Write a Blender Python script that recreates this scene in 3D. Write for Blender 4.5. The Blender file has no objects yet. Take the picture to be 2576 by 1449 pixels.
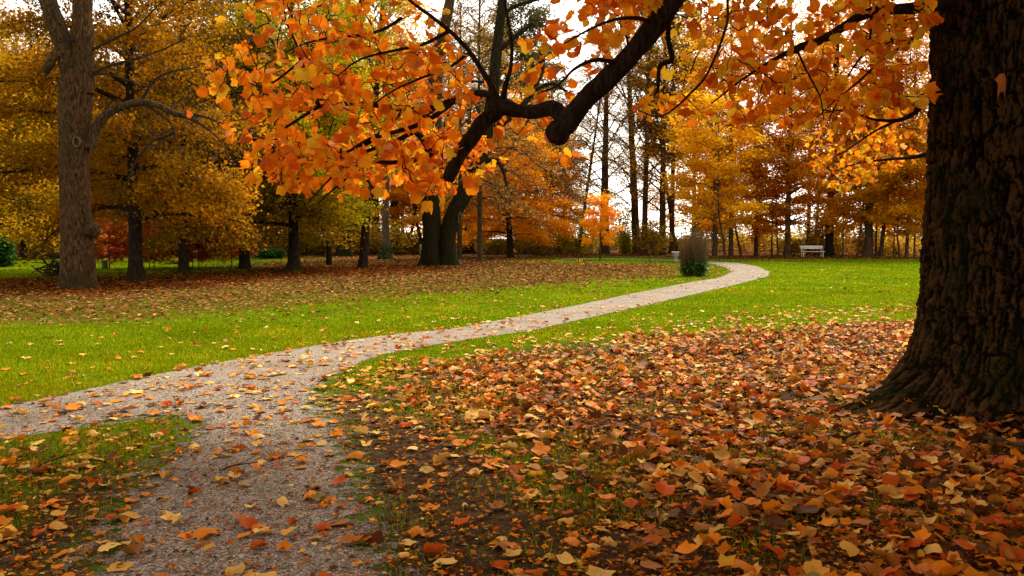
import bpy, math, random
import numpy as np
from mathutils import Vector, Matrix

random.seed(7)
rng = np.random.default_rng(7)
S = bpy.context.scene
COL = S.collection
rad = math.radians

# ------------------------------------------------------------------ camera
CAM_H = 1.5
FPX = 2231.0                                # focal length in units where the frame is 2576 wide
PITCH = math.atan(127.0 / FPX)
cam_data = bpy.data.cameras.new("camera")
cam_data.sensor_width = 36.0
cam_data.lens = FPX / 2576.0 * 36.0
cam_data.clip_start = 0.05
cam_data.clip_end = 3000.0
cam = bpy.data.objects.new("camera", cam_data)
COL.objects.link(cam)
cam.location = (0, 0, CAM_H)
cam.rotation_euler = (math.pi / 2 - PITCH, 0, 0)
S.camera = cam

# ------------------------------------------------------------------ sky, sun, exposure
SUN_EL, SUN_AZ = rad(48), rad(25)           # azimuth measured from +Y towards +X
world = bpy.data.worlds.new("World")
S.world = world
world.use_nodes = True
wn = world.node_tree
for n in list(wn.nodes):
    wn.nodes.remove(n)
sky_tex = wn.nodes.new("ShaderNodeTexSky")
sky_tex.sky_type = 'NISHITA'
sky_tex.sun_disc = False
sky_tex.sun_elevation = SUN_EL
sky_tex.sun_rotation = SUN_AZ
sky_tex.air_density = 1.0
sky_tex.dust_density = 1.0
hs = wn.nodes.new("ShaderNodeHueSaturation")
hs.inputs["Saturation"].default_value = 0.10
bg = wn.nodes.new("ShaderNodeBackground")
bg.inputs["Strength"].default_value = 0.06
wo = wn.nodes.new("ShaderNodeOutputWorld")
wn.links.new(sky_tex.outputs[0], hs.inputs["Color"])
wm = wn.nodes.new("ShaderNodeMix")
wm.data_type, wm.blend_type = 'RGBA', 'MULTIPLY'
wm.inputs[0].default_value = 1.0
wm.inputs[7].default_value = (1.0, 0.92, 0.80, 1)      # the warm white balance of the photograph
wn.links.new(hs.outputs[0], wm.inputs[6])
wn.links.new(wm.outputs[2], bg.inputs["Color"])
wn.links.new(bg.outputs[0], wo.inputs["Surface"])

sun_data = bpy.data.lights.new("sun", 'SUN')
sun_data.energy = 1.5
sun_data.angle = rad(22)
sun_data.color = (1.0, 0.90, 0.74)
sun = bpy.data.objects.new("sun", sun_data)
COL.objects.link(sun)
sd = Vector((math.sin(SUN_AZ) * math.cos(SUN_EL), math.cos(SUN_AZ) * math.cos(SUN_EL), math.sin(SUN_EL)))
sun.rotation_euler = sd.to_track_quat('Z', 'Y').to_euler()
sun.location = (0, 0, 60)

S.view_settings.view_transform = 'Standard'
S.view_settings.look = 'None'
S.view_settings.exposure = 2.6
S.view_settings.gamma = 1.0
S.view_settings.use_curve_mapping = False
S.render.engine = 'CYCLES'
S.cycles.max_bounces = 16
S.cycles.diffuse_bounces = 12
S.cycles.transmission_bounces = 12
S.cycles.use_denoising = True

# ------------------------------------------------------------------ helpers: survey of the photograph
def ray(u, v):
    a, b = (u - 1288.0) / FPX, (724.0 - v) / FPX
    cp, sp = math.cos(PITCH), math.sin(PITCH)
    return np.array([a, cp + b * sp, -sp + b * cp])

def ground_at(u, v):
    r = ray(u, v)
    t = -CAM_H / r[2]
    return np.array([r[0] * t, r[1] * t, 0.0])

def point_at(u, v, depth):
    r = ray(u, v)
    t = depth / r[1]
    return np.array([r[0] * t, depth, CAM_H + r[2] * t])

def project(p):
    p = np.asarray(p, float)
    cp, sp = math.cos(PITCH), math.sin(PITCH)
    z = p[..., 2] - CAM_H
    f = p[..., 1] * cp - z * sp
    up = p[..., 1] * sp + z * cp
    f = np.where(f < 0.05, 0.05, f)
    return 1288 + FPX * p[..., 0] / f, 724 - FPX * up / f

# ------------------------------------------------------------------ helpers: noise
_perm = np.random.default_rng(3).permutation(256)
_perm = np.concatenate([_perm, _perm, _perm])
_val = np.random.default_rng(4).random(256)

def vnoise(p):
    p = np.asarray(p, float)
    i = np.floor(p).astype(int)
    f = p - i
    f = f * f * (3 - 2 * f)
    i &= 255
    out = 0
    for dx in (0, 1):
        wx = f[..., 0] if dx else 1 - f[..., 0]
        for dy in (0, 1):
            wy = f[..., 1] if dy else 1 - f[..., 1]
            for dz in (0, 1):
                wz = f[..., 2] if dz else 1 - f[..., 2]
                h = _perm[_perm[_perm[(i[..., 0] + dx) & 255] + ((i[..., 1] + dy) & 255)] + ((i[..., 2] + dz) & 255)]
                out = out + wx * wy * wz * _val[h]
    return out

def fbm(p, oct=4, gain=0.5):
    p = np.asarray(p, float)
    a, s, t = 1.0, 0.0, 0.0
    for k in range(oct):
        s = s + a * vnoise(p * (2.0 ** k) + 17.3 * k)
        t += a
        a *= gain
    return s / t

def smooth(a, b, x):
    t = np.clip((x - a) / (b - a), 0, 1)
    return t * t * (3 - 2 * t)

def poly_sdf(P, poly):
    """signed distance of points to a polygon, negative inside"""
    P = np.asarray(P, float)[:, :2]
    poly = np.asarray(poly, float)[:, :2]
    d = np.full(len(P), 1e18)
    inside = np.zeros(len(P), bool)
    n = len(poly)
    for k in range(n):
        a, b = poly[k], poly[(k + 1) % n]
        e = b - a
        w = P - a
        t = np.clip((w @ e) / max(e @ e, 1e-12), 0, 1)
        dd = ((w - t[:, None] * e) ** 2).sum(1)
        d = np.minimum(d, dd)
        c1 = (a[1] <= P[:, 1]) & (b[1] > P[:, 1])
        c2 = (b[1] <= P[:, 1]) & (a[1] > P[:, 1])
        cr = e[0] * w[:, 1] - e[1] * w[:, 0]
        inside ^= (c1 & (cr > 0)) | (c2 & (cr < 0))
    d = np.sqrt(d)
    return np.where(inside, -d, d)

# ------------------------------------------------------------------ helpers: meshes and objects
def make_mesh(name, V, faces, mat=None, smooth_shade=True, attrs=None):
    """faces: list of integer arrays (M,k); attrs: {name: (kind, array per vertex)}"""
    me = bpy.data.meshes.new(name)
    V = np.asarray(V, np.float32)
    faces = [np.asarray(f, np.int32) for f in faces if len(f)]
    me.vertices.add(len(V))
    me.vertices.foreach_set("co", V.ravel())
    idx = np.concatenate([f.ravel() for f in faces])
    tot = np.concatenate([np.full(len(f), f.shape[1], np.int32) for f in faces])
    start = np.concatenate([[0], np.cumsum(tot)[:-1]]).astype(np.int32)
    me.loops.add(len(idx))
    me.loops.foreach_set("vertex_index", idx)
    me.polygons.add(len(tot))
    me.polygons.foreach_set("loop_start", start)
    if smooth_shade:
        me.polygons.foreach_set("use_smooth", np.ones(len(tot), bool))
    for an, (kind, data) in (attrs or {}).items():
        if kind == 'COLOR':
            at = me.attributes.new(an, 'FLOAT_COLOR', 'POINT')
            c = np.ones((len(V), 4), np.float32)
            c[:, :3] = data
            at.data.foreach_set("color", c.ravel())
        else:
            at = me.attributes.new(an, 'FLOAT', 'POINT')
            at.data.foreach_set("value", np.asarray(data, np.float32))
    me.update(calc_edges=True)
    me.validate()
    if mat:
        me.materials.append(mat)
    return me

class MB:
    def __init__(self):
        self.V, self.F3, self.F4, self.n = [], [], [], 0
    def add(self, V, F):
        V = np.asarray(V, float)
        F = np.asarray(F, int)
        self.V.append(V)
        (self.F3 if F.shape[1] == 3 else self.F4).append(F + self.n)
        self.n += len(V)
    def data(self):
        fs = []
        if self.F3: fs.append(np.concatenate(self.F3))
        if self.F4: fs.append(np.concatenate(self.F4))
        return np.concatenate(self.V), fs
    def tube(self, pts, radii, sides=8, cap=True):
        pts = np.asarray(pts, float)
        n = len(pts)
        radii = np.broadcast_to(np.asarray(radii, float), (n,))
        T = np.gradient(pts, axis=0)
        T /= np.linalg.norm(T, axis=1)[:, None] + 1e-12
        a = np.array([0, 0, 1.0]) if abs(T[0][2]) < 0.8 else np.array([1.0, 0, 0])
        N = np.cross(T[0], a); N /= np.linalg.norm(N)
        rings = []
        th = np.arange(sides) * 2 * math.pi / sides
        c, s = np.cos(th)[:, None], np.sin(th)[:, None]
        for k in range(n):
            N = N - T[k] * (N @ T[k]); N /= np.linalg.norm(N) + 1e-12
            B = np.cross(T[k], N)
            rings.append(pts[k] + radii[k] * (c * N + s * B))
        V = np.concatenate(rings)
        i = np.arange(sides)
        j = (i + 1) % sides
        F = np.concatenate([np.stack([k * sides + i, k * sides + j, (k + 1) * sides + j, (k + 1) * sides + i], 1) for k in range(n - 1)])
        self.add(V, F)
        if cap:
            for k, flip in ((0, True), (n - 1, False)):
                ctr = self.n
                tri = np.stack([k * sides + i, k * sides + j, np.full(sides, 0)], 1)
                Vc = np.concatenate([rings[k], pts[k][None]])
                Fc = np.stack([j, i, np.full(sides, sides)], 1) if flip else np.stack([i, j, np.full(sides, sides)], 1)
                self.add(Vc, Fc)
    def box(self, c, size, rot=None):
        v = np.array([[x, y, z] for z in (-.5, .5) for y in (-.5, .5) for x in (-.5, .5)]) * np.asarray(size, float)
        if rot is not None:
            v = v @ np.asarray(rot).T
        F = [[0, 2, 3, 1], [4, 5, 7, 6], [0, 1, 5, 4], [2, 6, 7, 3], [0, 4, 6, 2], [1, 3, 7, 5]]
        self.add(v + np.asarray(c, float), F)
    def lathe(self, prof, sides=20, c=(0, 0, 0)):
        th = np.arange(sides) * 2 * math.pi / sides
        V = np.concatenate([np.stack([r * np.cos(th), r * np.sin(th), np.full(sides, z)], 1) for r, z in prof]) + np.asarray(c, float)
        i = np.arange(sides); j = (i + 1) % sides
        F = np.concatenate([np.stack([k * sides + i, k * sides + j, (k + 1) * sides + j, (k + 1) * sides + i], 1) for k in range(len(prof) - 1)])
        self.add(V, F)

def link(name, me, parent=None, loc=None, kind=None):
    o = bpy.data.objects.new(name, me)
    COL.objects.link(o)
    if parent is not None:
        o.parent = parent
    if loc is not None:
        o.location = loc
    if kind:
        o["kind"] = kind
    return o

def build(name, mb, mat, parent=None, loc=None, kind=None, shade=True, attrs=None):
    V, F = mb.data()
    return link(name, make_mesh(name, V, F, mat, shade, attrs), parent, loc, kind)

def thing(name, label, cat, loc=(0, 0, 0), rotz=0.0, group=None):
    o = bpy.data.objects.new(name, None)
    o.empty_display_size = 0.3
    COL.objects.link(o)
    o.location = loc
    o.rotation_euler = (0, 0, rotz)
    return tag(o, label, cat, group)

def tag(o, label, cat, group=None):
    o["label"] = label
    o["category"] = cat
    if group:
        o["group"] = group
    return o

# ------------------------------------------------------------------ materials
class NT:
    def __init__(self, name):
        self.m = bpy.data.materials.new(name)
        self.m.use_nodes = True
        self.t = self.m.node_tree
        for n in list(self.t.nodes):
            self.t.nodes.remove(n)
        self.out = self.n("OutputMaterial")
    def n(self, kind, **kw):
        x = self.t.nodes.new("ShaderNode" + kind)
        for k, v in kw.items():
            setattr(x, k, v)
        return x
    def l(self, a, b):
        self.t.links.new(a, b)
        return b
    def coord(self, scale=(1, 1, 1), which="Object"):
        c = self.n("TexCoord")
        mp = self.n("Mapping")
        mp.inputs["Scale"].default_value = scale
        self.l(c.outputs[which], mp.inputs["Vector"])
        return mp.outputs[0]
    def noise(self, vec, scale, detail=4, rough=0.55, dist=0.0):
        x = self.n("TexNoise")
        x.inputs["Scale"].default_value = scale
        x.inputs["Detail"].default_value = detail
        x.inputs["Roughness"].default_value = rough
        x.inputs["Distortion"].default_value = dist
        if vec is not None:
            self.l(vec, x.inputs["Vector"])
        return x.outputs["Fac"]
    def ramp(self, fac, stops):
        x = self.n("ValToRGB")
        e = x.color_ramp.elements
        while len(e) < len(stops):
            e.new(0.5)
        for el, (p, c) in zip(e, stops):
            el.position = p
            el.color = (*c, 1) if len(c) == 3 else c
        self.l(fac, x.inputs[0])
        return x.outputs[0]
    def mix(self, fac, a, b, mode='MIX'):
        x = self.n("Mix", data_type='RGBA', blend_type=mode)
        for val, key in ((fac, 0), (a, 6), (b, 7)):
            if isinstance(val, (int, float)):
                x.inputs[key].default_value = val
            elif isinstance(val, tuple):
                x.inputs[key].default_value = (*val, 1)
            else:
                self.l(val, x.inputs[key])
        return x.outputs[2]
    def math(self, op, a, b=None, clamp=False):
        x = self.n("Math", operation=op)
        x.use_clamp = clamp
        for k, v in ((0, a), (1, b)):
            if v is None: continue
            if isinstance(v, (int, float)):
                x.inputs[k].default_value = v
            else:
                self.l(v, x.inputs[k])
        return x.outputs[0]
    def attr(self, name, what="Fac"):
        x = self.n("Attribute")
        x.attribute_name = name
        return x.outputs[what]
    def bump(self, h, strength=0.5, dist=0.02):
        b = self.n("Bump")
        b.inputs["Strength"].default_value = strength
        b.inputs["Distance"].default_value = dist
        self.l(h, b.inputs["Height"])
        return b.outputs[0]
    def principled(self, color, rough=0.7, spec=0.3, normal=None):
        p = self.n("BsdfPrincipled")
        if isinstance(color, tuple):
            p.inputs["Base Color"].default_value = (*color, 1)
        else:
            self.l(color, p.inputs["Base Color"])
        p.inputs["Roughness"].default_value = rough
        p.inputs["Specular IOR Level"].default_value = spec
        if normal is not None:
            self.l(normal, p.inputs["Normal"])
        return p.outputs[0]
    def finish(self, sh):
        self.l(sh, self.out.inputs["Surface"])
        return self.m

def mixsh(t, fac, a, b):
    x = t.n("MixShader")
    x.inputs[0].default_value = fac
    t.l(a, x.inputs[1]); t.l(b, x.inputs[2])
    return x.outputs[0]

def mat_leaf(name, src, trans=0.4, rough=0.5, spec=0.35, mottle=0.35, tboost=(1.0, 1.0, 1.0)):
    """leaf with its own colour: src 'tint' (vertex attribute) or 'object' (object colour)"""
    t = NT(name)
    if src == 'tint':
        c = t.attr("tint", "Color")
    else:
        c = t.n("ObjectInfo").outputs["Color"]
    nz = t.noise(t.coord((1, 1, 1)), 22.0, 4, 0.65)
    dark = t.mix(1.0, c, (0.62, 0.45, 0.35), 'MULTIPLY')
    f = t.math('MULTIPLY', t.math('SUBTRACT', nz, 0.42), 3.0, True)
    f = t.math('MULTIPLY', f, mottle)
    c2 = t.mix(f, c, dark)
    pr = t.principled(c2, rough, spec)
    tr = t.n("BsdfTranslucent")
    t.l(t.mix(1.0, c2, tboost, 'MULTIPLY'), tr.inputs["Color"])
    return t.finish(mixsh(t, trans, pr, tr.outputs[0]))

def mat_crown(name, c0, c1, c2, trans=0.5, rough=0.7):
    """foliage of a distant crown: three leaf colours mixed by the leaf's own random value"""
    t = NT(name)
    c = t.ramp(t.attr("leafmix"), [(0.0, c0), (0.5, c1), (1.0, c2)])
    pr = t.principled(c, rough, 0.03)
    tr = t.n("BsdfTranslucent")
    t.l(t.mix(1.0, c, (1.35, 1.35, 1.0), 'MULTIPLY'), tr.inputs["Color"])
    return t.finish(mixsh(t, trans, pr, tr.outputs[0]))

def mat_bark(name, dark, light, moss=(0.035, 0.05, 0.012), moss_amt=0.3, scale=1.0, bump=0.8, moss_low=2.5):
    t = NT(name)
    v = t.coord((6 * scale, 6 * scale, 1.3 * scale))
    n1 = t.noise(v, 3.0, 6, 0.65, 0.6)
    n2 = t.noise(t.coord((1, 1, 1)), 1.3, 3, 0.5)
    n3 = t.noise(t.coord((1, 1, 0.6)), 30.0 * scale, 3, 0.6)
    c = t.ramp(n1, [(0.40, dark), (0.51, tuple((a + b) / 2 for a, b in zip(dark, light))), (0.62, light)])
    c = t.mix(t.math('MULTIPLY', n3, 0.35), c, dark)
    sep = t.n("SeparateXYZ")
    t.l(t.coord(), sep.inputs[0])
    low = t.math('SUBTRACT', 1.0, t.math('DIVIDE', sep.outputs[2], moss_low), True)
    f = t.math('ADD', t.math('MULTIPLY', t.math('SUBTRACT', n2, 0.47), 5.0), t.math('MULTIPLY', low, 0.7))
    f = t.math('MULTIPLY', f, moss_amt, True)
    f = t.math('MULTIPLY', f, t.math('ADD', 0.4, n3), True)
    c = t.mix(f, c, moss)
    h = t.math('ADD', n1, t.math('MULTIPLY', n3, 0.35))
    return t.finish(t.principled(c, 0.95, 0.04, t.bump(h, bump, 0.06)))

M = {}
M['bark_tulip'] = mat_bark("bark_tulip", (0.022, 0.014, 0.009), (0.13, 0.075, 0.04), (0.016, 0.030, 0.008), 0.55, 2.4, 0.9, 2.2)
M['bark_limb'] = mat_bark("bark_limb", (0.012, 0.008, 0.006), (0.055, 0.032, 0.018), (0.02, 0.028, 0.01), 0.3, 2.4, 0.8, 0.5)
M['bark_grey'] = mat_bark("bark_grey", (0.020, 0.011, 0.005), (0.185, 0.100, 0.047), (0.030, 0.028, 0.007), 0.6, 1.6, 0.9, 1.2)
M['bark_dark'] = mat_bark("bark_dark", (0.010, 0.007, 0.005), (0.058, 0.036, 0.020), (0.025, 0.03, 0.01), 0.3, 1.2, 0.8, 1.5)
M['bark_brown'] = mat_bark("bark_brown", (0.026, 0.016, 0.010), (0.150, 0.090, 0.050), (0.05, 0.055, 0.015), 0.3, 1.2, 0.8, 1.5)
M['bark_moss'] = mat_bark("bark_moss", (0.008, 0.006, 0.003), (0.055, 0.038, 0.020), (0.016, 0.019, 0.003), 0.85, 1.2, 0.9, 6.0)
M['bark_pale'] = mat_bark("bark_pale", (0.06, 0.042, 0.03), (0.21, 0.155, 0.115), (0.06, 0.07, 0.02), 0.3, 1.2, 0.7, 1.5)
M['twig_tulip'] = mat_bark("twig_tulip", (0.012, 0.007, 0.005), (0.05, 0.026, 0.015), moss_amt=0.0, scale=3.0)
M['twig_grey'] = mat_bark("twig_grey", (0.022, 0.015, 0.010), (0.085, 0.06, 0.042), moss_amt=0.1, scale=2.0)

M['leaf_hang'] = mat_leaf("leaf_hanging", 'tint', 0.55, 0.6, 0.06, 0.42, (1.35, 1.3, 1.0))
M['leaf_hang_single'] = mat_leaf("leaf_hanging_single", 'object', 0.55, 0.6, 0.06, 0.42, (1.35, 1.3, 1.0))
M['leaf_fall'] = mat_leaf("leaf_fallen", 'tint', 0.15, 0.6, 0.06, 0.6)
M['leaf_fall_single'] = mat_leaf("leaf_fallen_single", 'object', 0.15, 0.6, 0.06, 0.6)
M['leaf_small'] = mat_leaf("leaf_small", 'tint', 0.1, 0.8, 0.0, 0.2)
M['grass'] = mat_leaf("grass_blade", 'tint', 0.4, 0.8, 0.0, 0.0, (1.15, 1.15, 1.0))

M['c_olive'] = mat_crown("crown_olive_gold", (0.12, 0.080, 0.003), (0.30, 0.175, 0.004), (0.50, 0.220, 0.006))
M['c_umber'] = mat_crown("crown_umber", (0.11, 0.058, 0.003), (0.30, 0.138, 0.004), (0.50, 0.190, 0.006))
M['c_gold'] = mat_crown("crown_gold", (0.48, 0.225, 0.005), (0.68, 0.335, 0.006), (0.76, 0.44, 0.010))
M['c_orange'] = mat_crown("crown_orange", (0.46, 0.160, 0.004), (0.68, 0.255, 0.006), (0.76, 0.38, 0.010))
M['c_rust'] = mat_crown("crown_rust", (0.50, 0.205, 0.004), (0.68, 0.295, 0.006), (0.76, 0.40, 0.012))
M['c_lime'] = mat_crown("crown_lime", (0.14, 0.14, 0.008), (0.30, 0.26, 0.012), (0.46, 0.34, 0.015))
M['c_mossy'] = mat_crown("crown_yellow_green", (0.17, 0.155, 0.003), (0.35, 0.280, 0.005), (0.54, 0.34, 0.008))
M['c_red'] = mat_crown("crown_red", (0.16, 0.018, 0.006), (0.36, 0.055, 0.014), (0.46, 0.14, 0.03))
M['c_bright'] = mat_crown("crown_bright_orange", (0.74, 0.26, 0.008), (0.82, 0.38, 0.010), (0.85, 0.50, 0.015))
M['c_pine'] = mat_crown("crown_pine", (0.05, 0.055, 0.018), (0.09, 0.09, 0.03), (0.16, 0.13, 0.045), 0.2)
M['c_ever'] = mat_crown("crown_evergreen", (0.012, 0.04, 0.008), (0.025, 0.08, 0.012), (0.06, 0.15, 0.02), 0.2, 0.4)
M['c_sparse'] = mat_crown("crown_sparse_brown", (0.14, 0.09, 0.03), (0.26, 0.15, 0.03), (0.40, 0.20, 0.03))

# ================================================================== GROUND
def G(*uv):
    return np.array([ground_at(u, v)[:2] for u, v in uv])

PATH_NEAR = G((-260, 1080), (0, 1025), (150, 995), (330, 955), (480, 925), (700, 885), (870, 857), (1000, 840), (1150, 825), (1300, 797),
              (1450, 768), (1600, 736), (1740, 709), (1800, 700), (1830, 690), (1838, 681), (1822, 671), (1795, 664.5), (1765, 660.5), (1700, 656.5),
              (1640, 654), (1560, 652.5), (1420, 651), (1420, 649.6), (1560, 650.4), (1640, 651.3), (1700, 653), (1770, 656.3), (1815, 658.5), (1860, 661.5), (1905, 669.5),
              (1938, 684), (1932, 695), (1860, 714), (1740, 742), (1640, 765), (1500, 795), (1350, 830), (1200, 852), (1080, 870), (960, 893),
              (900, 915), (850, 940), (800, 975), (812, 1020), (850, 1080), (885, 1150), (920, 1250), (960, 1350), (1000, 1460), (1060, 1700),
              (130, 1700), (200, 1460), (250, 1340), (300, 1260), (380, 1170), (465, 1105), (482, 1068), (440, 1046), (300, 1060), (150, 1085), (0, 1110), (-260, 1165))
PATH_FAR = G((1130, 642.0), (1340, 642.2), (1340, 640.2), (1130, 640.0))
LITTER_ROW = G((-420, 815), (0, 818), (300, 812), (600, 784), (900, 752), (1300, 723), (1500, 707), (1700, 692), (1705, 668), (1500, 664), (1350, 660),
               (1250, 646), (1000, 642), (850, 650), (700, 662), (600, 681), (450, 688), (300, 694), (0, 701), (-420, 708))
LITTER_FRESH_SHADE = G((-420, 760), (0, 742), (250, 742), (500, 722), (800, 697), (1000, 690), (1160, 676), (1150, 664), (880, 668), (640, 679), (450, 688), (300, 694), (0, 701), (-420, 708))
FLOOR_LEFT = G((-420, 655), (0, 653), (250, 650.5), (700, 648), (870, 648), (1200, 646), (1480, 648.5), (1480, 641), (1750, 649), (1850, 651.5), (2100, 650.5), (2600, 651), (3200, 651), (4200, 601), (-2600, 601))
TULIP_DENSE = G((980, 935), (1200, 885), (1500, 852), (1800, 832), (2200, 805), (2700, 800), (3400, 900), (3200, 1800), (1330, 1800), (1250, 1449), (1330, 1250), (1230, 1150), (1010, 1080), (950, 1000))
TULIP_MID = G((860, 942), (1000, 893), (1300, 850), (1600, 812), (1900, 787), (2300, 765), (2900, 760), (3500, 900), (3400, 1800), (1000, 1800), (960, 1350), (880, 1150), (830, 1040))
WEDGE = G((-400, 1180), (0, 1118), (300, 1066), (440, 1052), (470, 1070), (460, 1105), (375, 1170), (295, 1260), (240, 1340), (190, 1460), (110, 1800), (-500, 1800))
LAWN_FAR_R = G((1360, 656), (1500, 652), (1700, 659), (1700, 668), (1500, 664), (1350, 661))

def densify(poly, step, amp, seed):
    r = np.random.default_rng(seed)
    out = []
    n = len(poly)
    for k in range(n):
        a, b = poly[k], poly[(k + 1) % n]
        L = np.linalg.norm(b - a)
        dist = 0.5 * (np.linalg.norm(a) + np.linalg.norm(b))
        m = max(2, int(L / (step * max(1.0, dist / 12.0))))
        for q in range(m):
            out.append(a + (b - a) * q / m)
    out = np.array(out)
    # round the corners, then roughen
    for _ in range(3):
        out = 0.25 * np.roll(out, 1, 0) + 0.5 * out + 0.25 * np.roll(out, -1, 0)
    p3 = np.concatenate([out * 1.3, np.full((len(out), 1), seed * 3.1)], 1)
    q3 = np.concatenate([out * 6.0, np.full((len(out), 1), seed * 5.7)], 1)
    off = np.stack([vnoise(p3) - .5 + .5 * (vnoise(q3) - .5), vnoise(p3 + 40) - .5 + .5 * (vnoise(q3 + 40) - .5)], 1) * amp
    return out + off

def axis_coords(lo, hi, step, far):
    inner = np.arange(lo, hi + step * .5, step)
    g, x, s = [], hi, step
    while x < far:
        s *= 1.35
        x += s
        g.append(x)
    h, x, s = [], lo, step
    while x > -far:
        s *= 1.35
        x -= s
        h.append(x)
    return np.array(h[::-1] + list(inner) + g)

gx = axis_coords(-26, 26, 0.3, 900)
gy = axis_coords(1.0, 80, 0.33, 900)
GX, GY = np.meshgrid(gx, gy)
GP = np.stack([GX.ravel(), GY.ravel()], 1)
def field(poly, soft, P):
    return 1 - smooth(-soft, soft, poly_sdf(P, poly))
a_litter = np.maximum(field(LITTER_ROW, 3.0, GP), field(FLOOR_LEFT, 0.8, GP))
a_litter *= 1 - 0.8 * field(LAWN_FAR_R, 1.0, GP)
a_fresh_shade = field(LITTER_FRESH_SHADE, 1.5, GP)
a_litter = np.minimum(a_litter, .60 + .4 * np.maximum(a_fresh_shade, field(FLOOR_LEFT, 0.8, GP)))
a_soil = np.maximum(field(TULIP_DENSE, 1.2, GP) * 0.98, field(WEDGE, 0.35, GP) * 0.55)
# bare trodden soil beside the near path
SOIL = G((800, 1010), (900, 960), (1000, 1010), (1150, 1100), (1350, 1200), (1420, 1350), (1450, 1500), (1400, 1800), (980, 1800), (950, 1350), (870, 1150))
SOIL2 = G((480, 1085), (360, 1140), (60, 1270), (-60, 1449), (-300, 1800), (120, 1800), (200, 1460), (300, 1260))
a_soil = np.maximum(a_soil, np.maximum(field(SOIL, 0.35, GP), field(SOIL2, 0.3, GP)) * 0.95)
nx, ny = len(gx), len(gy)
ii, jj = np.meshgrid(np.arange(nx - 1), np.arange(ny - 1))
k0 = (jj * nx + ii).ravel()
GF = np.stack([k0, k0 + 1, k0 + nx + 1, k0 + nx], 1)

t = NT("lawn")
oc = t.coord()
nA = t.noise(oc, 0.35, 4, 0.6)
nB = t.noise(oc, 2.2, 4, 0.65)
nC = t.noise(oc, 28.0, 4, 0.7)
lawn = t.ramp(t.math('ADD', t.math('MULTIPLY', nB, 0.55), t.math('MULTIPLY', nA, 0.45)),
              [(0.36, (0.058, 0.105, 0.002)), (0.5, (0.112, 0.185, 0.003)), (0.64, (0.180, 0.235, 0.004))])
lawn = t.mix(t.math('MULTIPLY', t.math('SUBTRACT', nC, 0.4), 2.0, True), t.mix(1.0, lawn, (0.55, 0.6, 0.6), 'MULTIPLY'), lawn)
soil = t.ramp(t.noise(oc, 9.0, 6, 0.7), [(0.33, (0.028, 0.018, 0.010)), (0.5, (0.062, 0.040, 0.022)), (0.68, (0.125, 0.085, 0.05))])
vor = t.n("TexVoronoi")
vor.inputs["Scale"].default_value = 11.0
t.l(oc, vor.inputs["Vector"])
vsep = t.n("SeparateColor")
t.l(vor.outputs["Color"], vsep.inputs[0])
litA = t.ramp(vsep.outputs[0], [(0.0, (0.018, 0.008, 0.003)), (0.35, (0.054, 0.024, 0.008)), (0.7, (0.105, 0.046, 0.015)), (1.0, (0.19, 0.090, 0.034))])
litB = t.ramp(vsep.outputs[0], [(0.0, (0.022, 0.006, 0.002)), (0.5, (0.075, 0.021, 0.004)), (1.0, (0.15, 0.048, 0.010))])  # redder fresh litter, darkened further to paint in the shade under the row
lit = t.mix(t.attr("fresh_shade"), litA, litB)
def mask(name, lo, hi, amp):
    m = t.math('ADD', t.attr(name), t.math('MULTIPLY', t.math('SUBTRACT', t.math('ADD', t.math('MULTIPLY', nB, 0.5), t.math('MULTIPLY', nC, 0.5)), 0.5), amp))
    return t.math('DIVIDE', t.math('SUBTRACT', m, lo), hi - lo, True)
c = t.mix(mask("soil", 0.42, 0.72, 1.6), lawn, soil)
c = t.mix(mask("litter", 0.45, 0.7, 1.9), c, lit)
hgt = t.math('ADD', nC, t.math('MULTIPLY', nB, 0.8))
M['lawn'] = t.finish(t.principled(c, 0.95, 0.0, t.bump(hgt, 0.7, 0.06)))

ground = link("ground", make_mesh("ground", np.concatenate([GP, np.zeros((len(GP), 1))], 1), [GF], M['lawn'],
              attrs={'litter': ('F', a_litter), 'fresh_shade': ('F', a_fresh_shade), 'soil': ('F', a_soil)}), kind='structure')

# ---- gravel path
t = NT("gravel")
oc = t.coord()
v = t.n("TexVoronoi"); v.inputs["Scale"].default_value = 105.0
t.l(oc, v.inputs["Vector"])
vs = t.n("SeparateColor"); t.l(v.outputs["Color"], vs.inputs[0])
g = t.ramp(vs.outputs[0], [(0.0, (0.092, 0.074, 0.056)), (0.4, (0.185, 0.155, 0.120)), (0.75, (0.305, 0.258, 0.205)), (1.0, (0.52, 0.45, 0.37))])
n1 = t.noise(oc, 1.1, 5, 0.65)
g = t.mix(t.math('MULTIPLY', t.math('SUBTRACT', n1, 0.46), 4.0, True), g, t.mix(1.0, g, (0.66, 0.61, 0.55), 'MULTIPLY'))
n2 = t.noise(oc, 24.0, 4, 0.7)
g = t.mix(t.math('MULTIPLY', t.math('SUBTRACT', n2, 0.5), 1.6, True), g, (0.16, 0.115, 0.085))
h = t.math('SUBTRACT', t.math('MULTIPLY', n2, 0.6), v.outputs["Distance"])
gsh = t.principled(g, 0.88, 0.08, t.bump(h, 0.8, 0.012))
e1 = t.noise(oc, 5.0, 6, 0.72)
edge = t.math('ADD', t.math('DIVIDE', t.attr("inside"), t.attr("soft")), t.math('MULTIPLY', t.math('SUBTRACT', e1, 0.5), 3.6))
alpha = t.math('MULTIPLY', t.math('ADD', edge, 0.1), 2.2, True)
trn = t.n("BsdfTransparent")
mx = t.n("MixShader")
t.l(alpha, mx.inputs[0]); t.l(trn.outputs[0], mx.inputs[1]); t.l(gsh, mx.inputs[2])
M['gravel'] = t.finish(mx.outputs[0])
M['gravel_far'] = (lambda t: t.finish(t.principled((.25, .19, .15), .9, .08)))(NT("gravel_far"))

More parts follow.
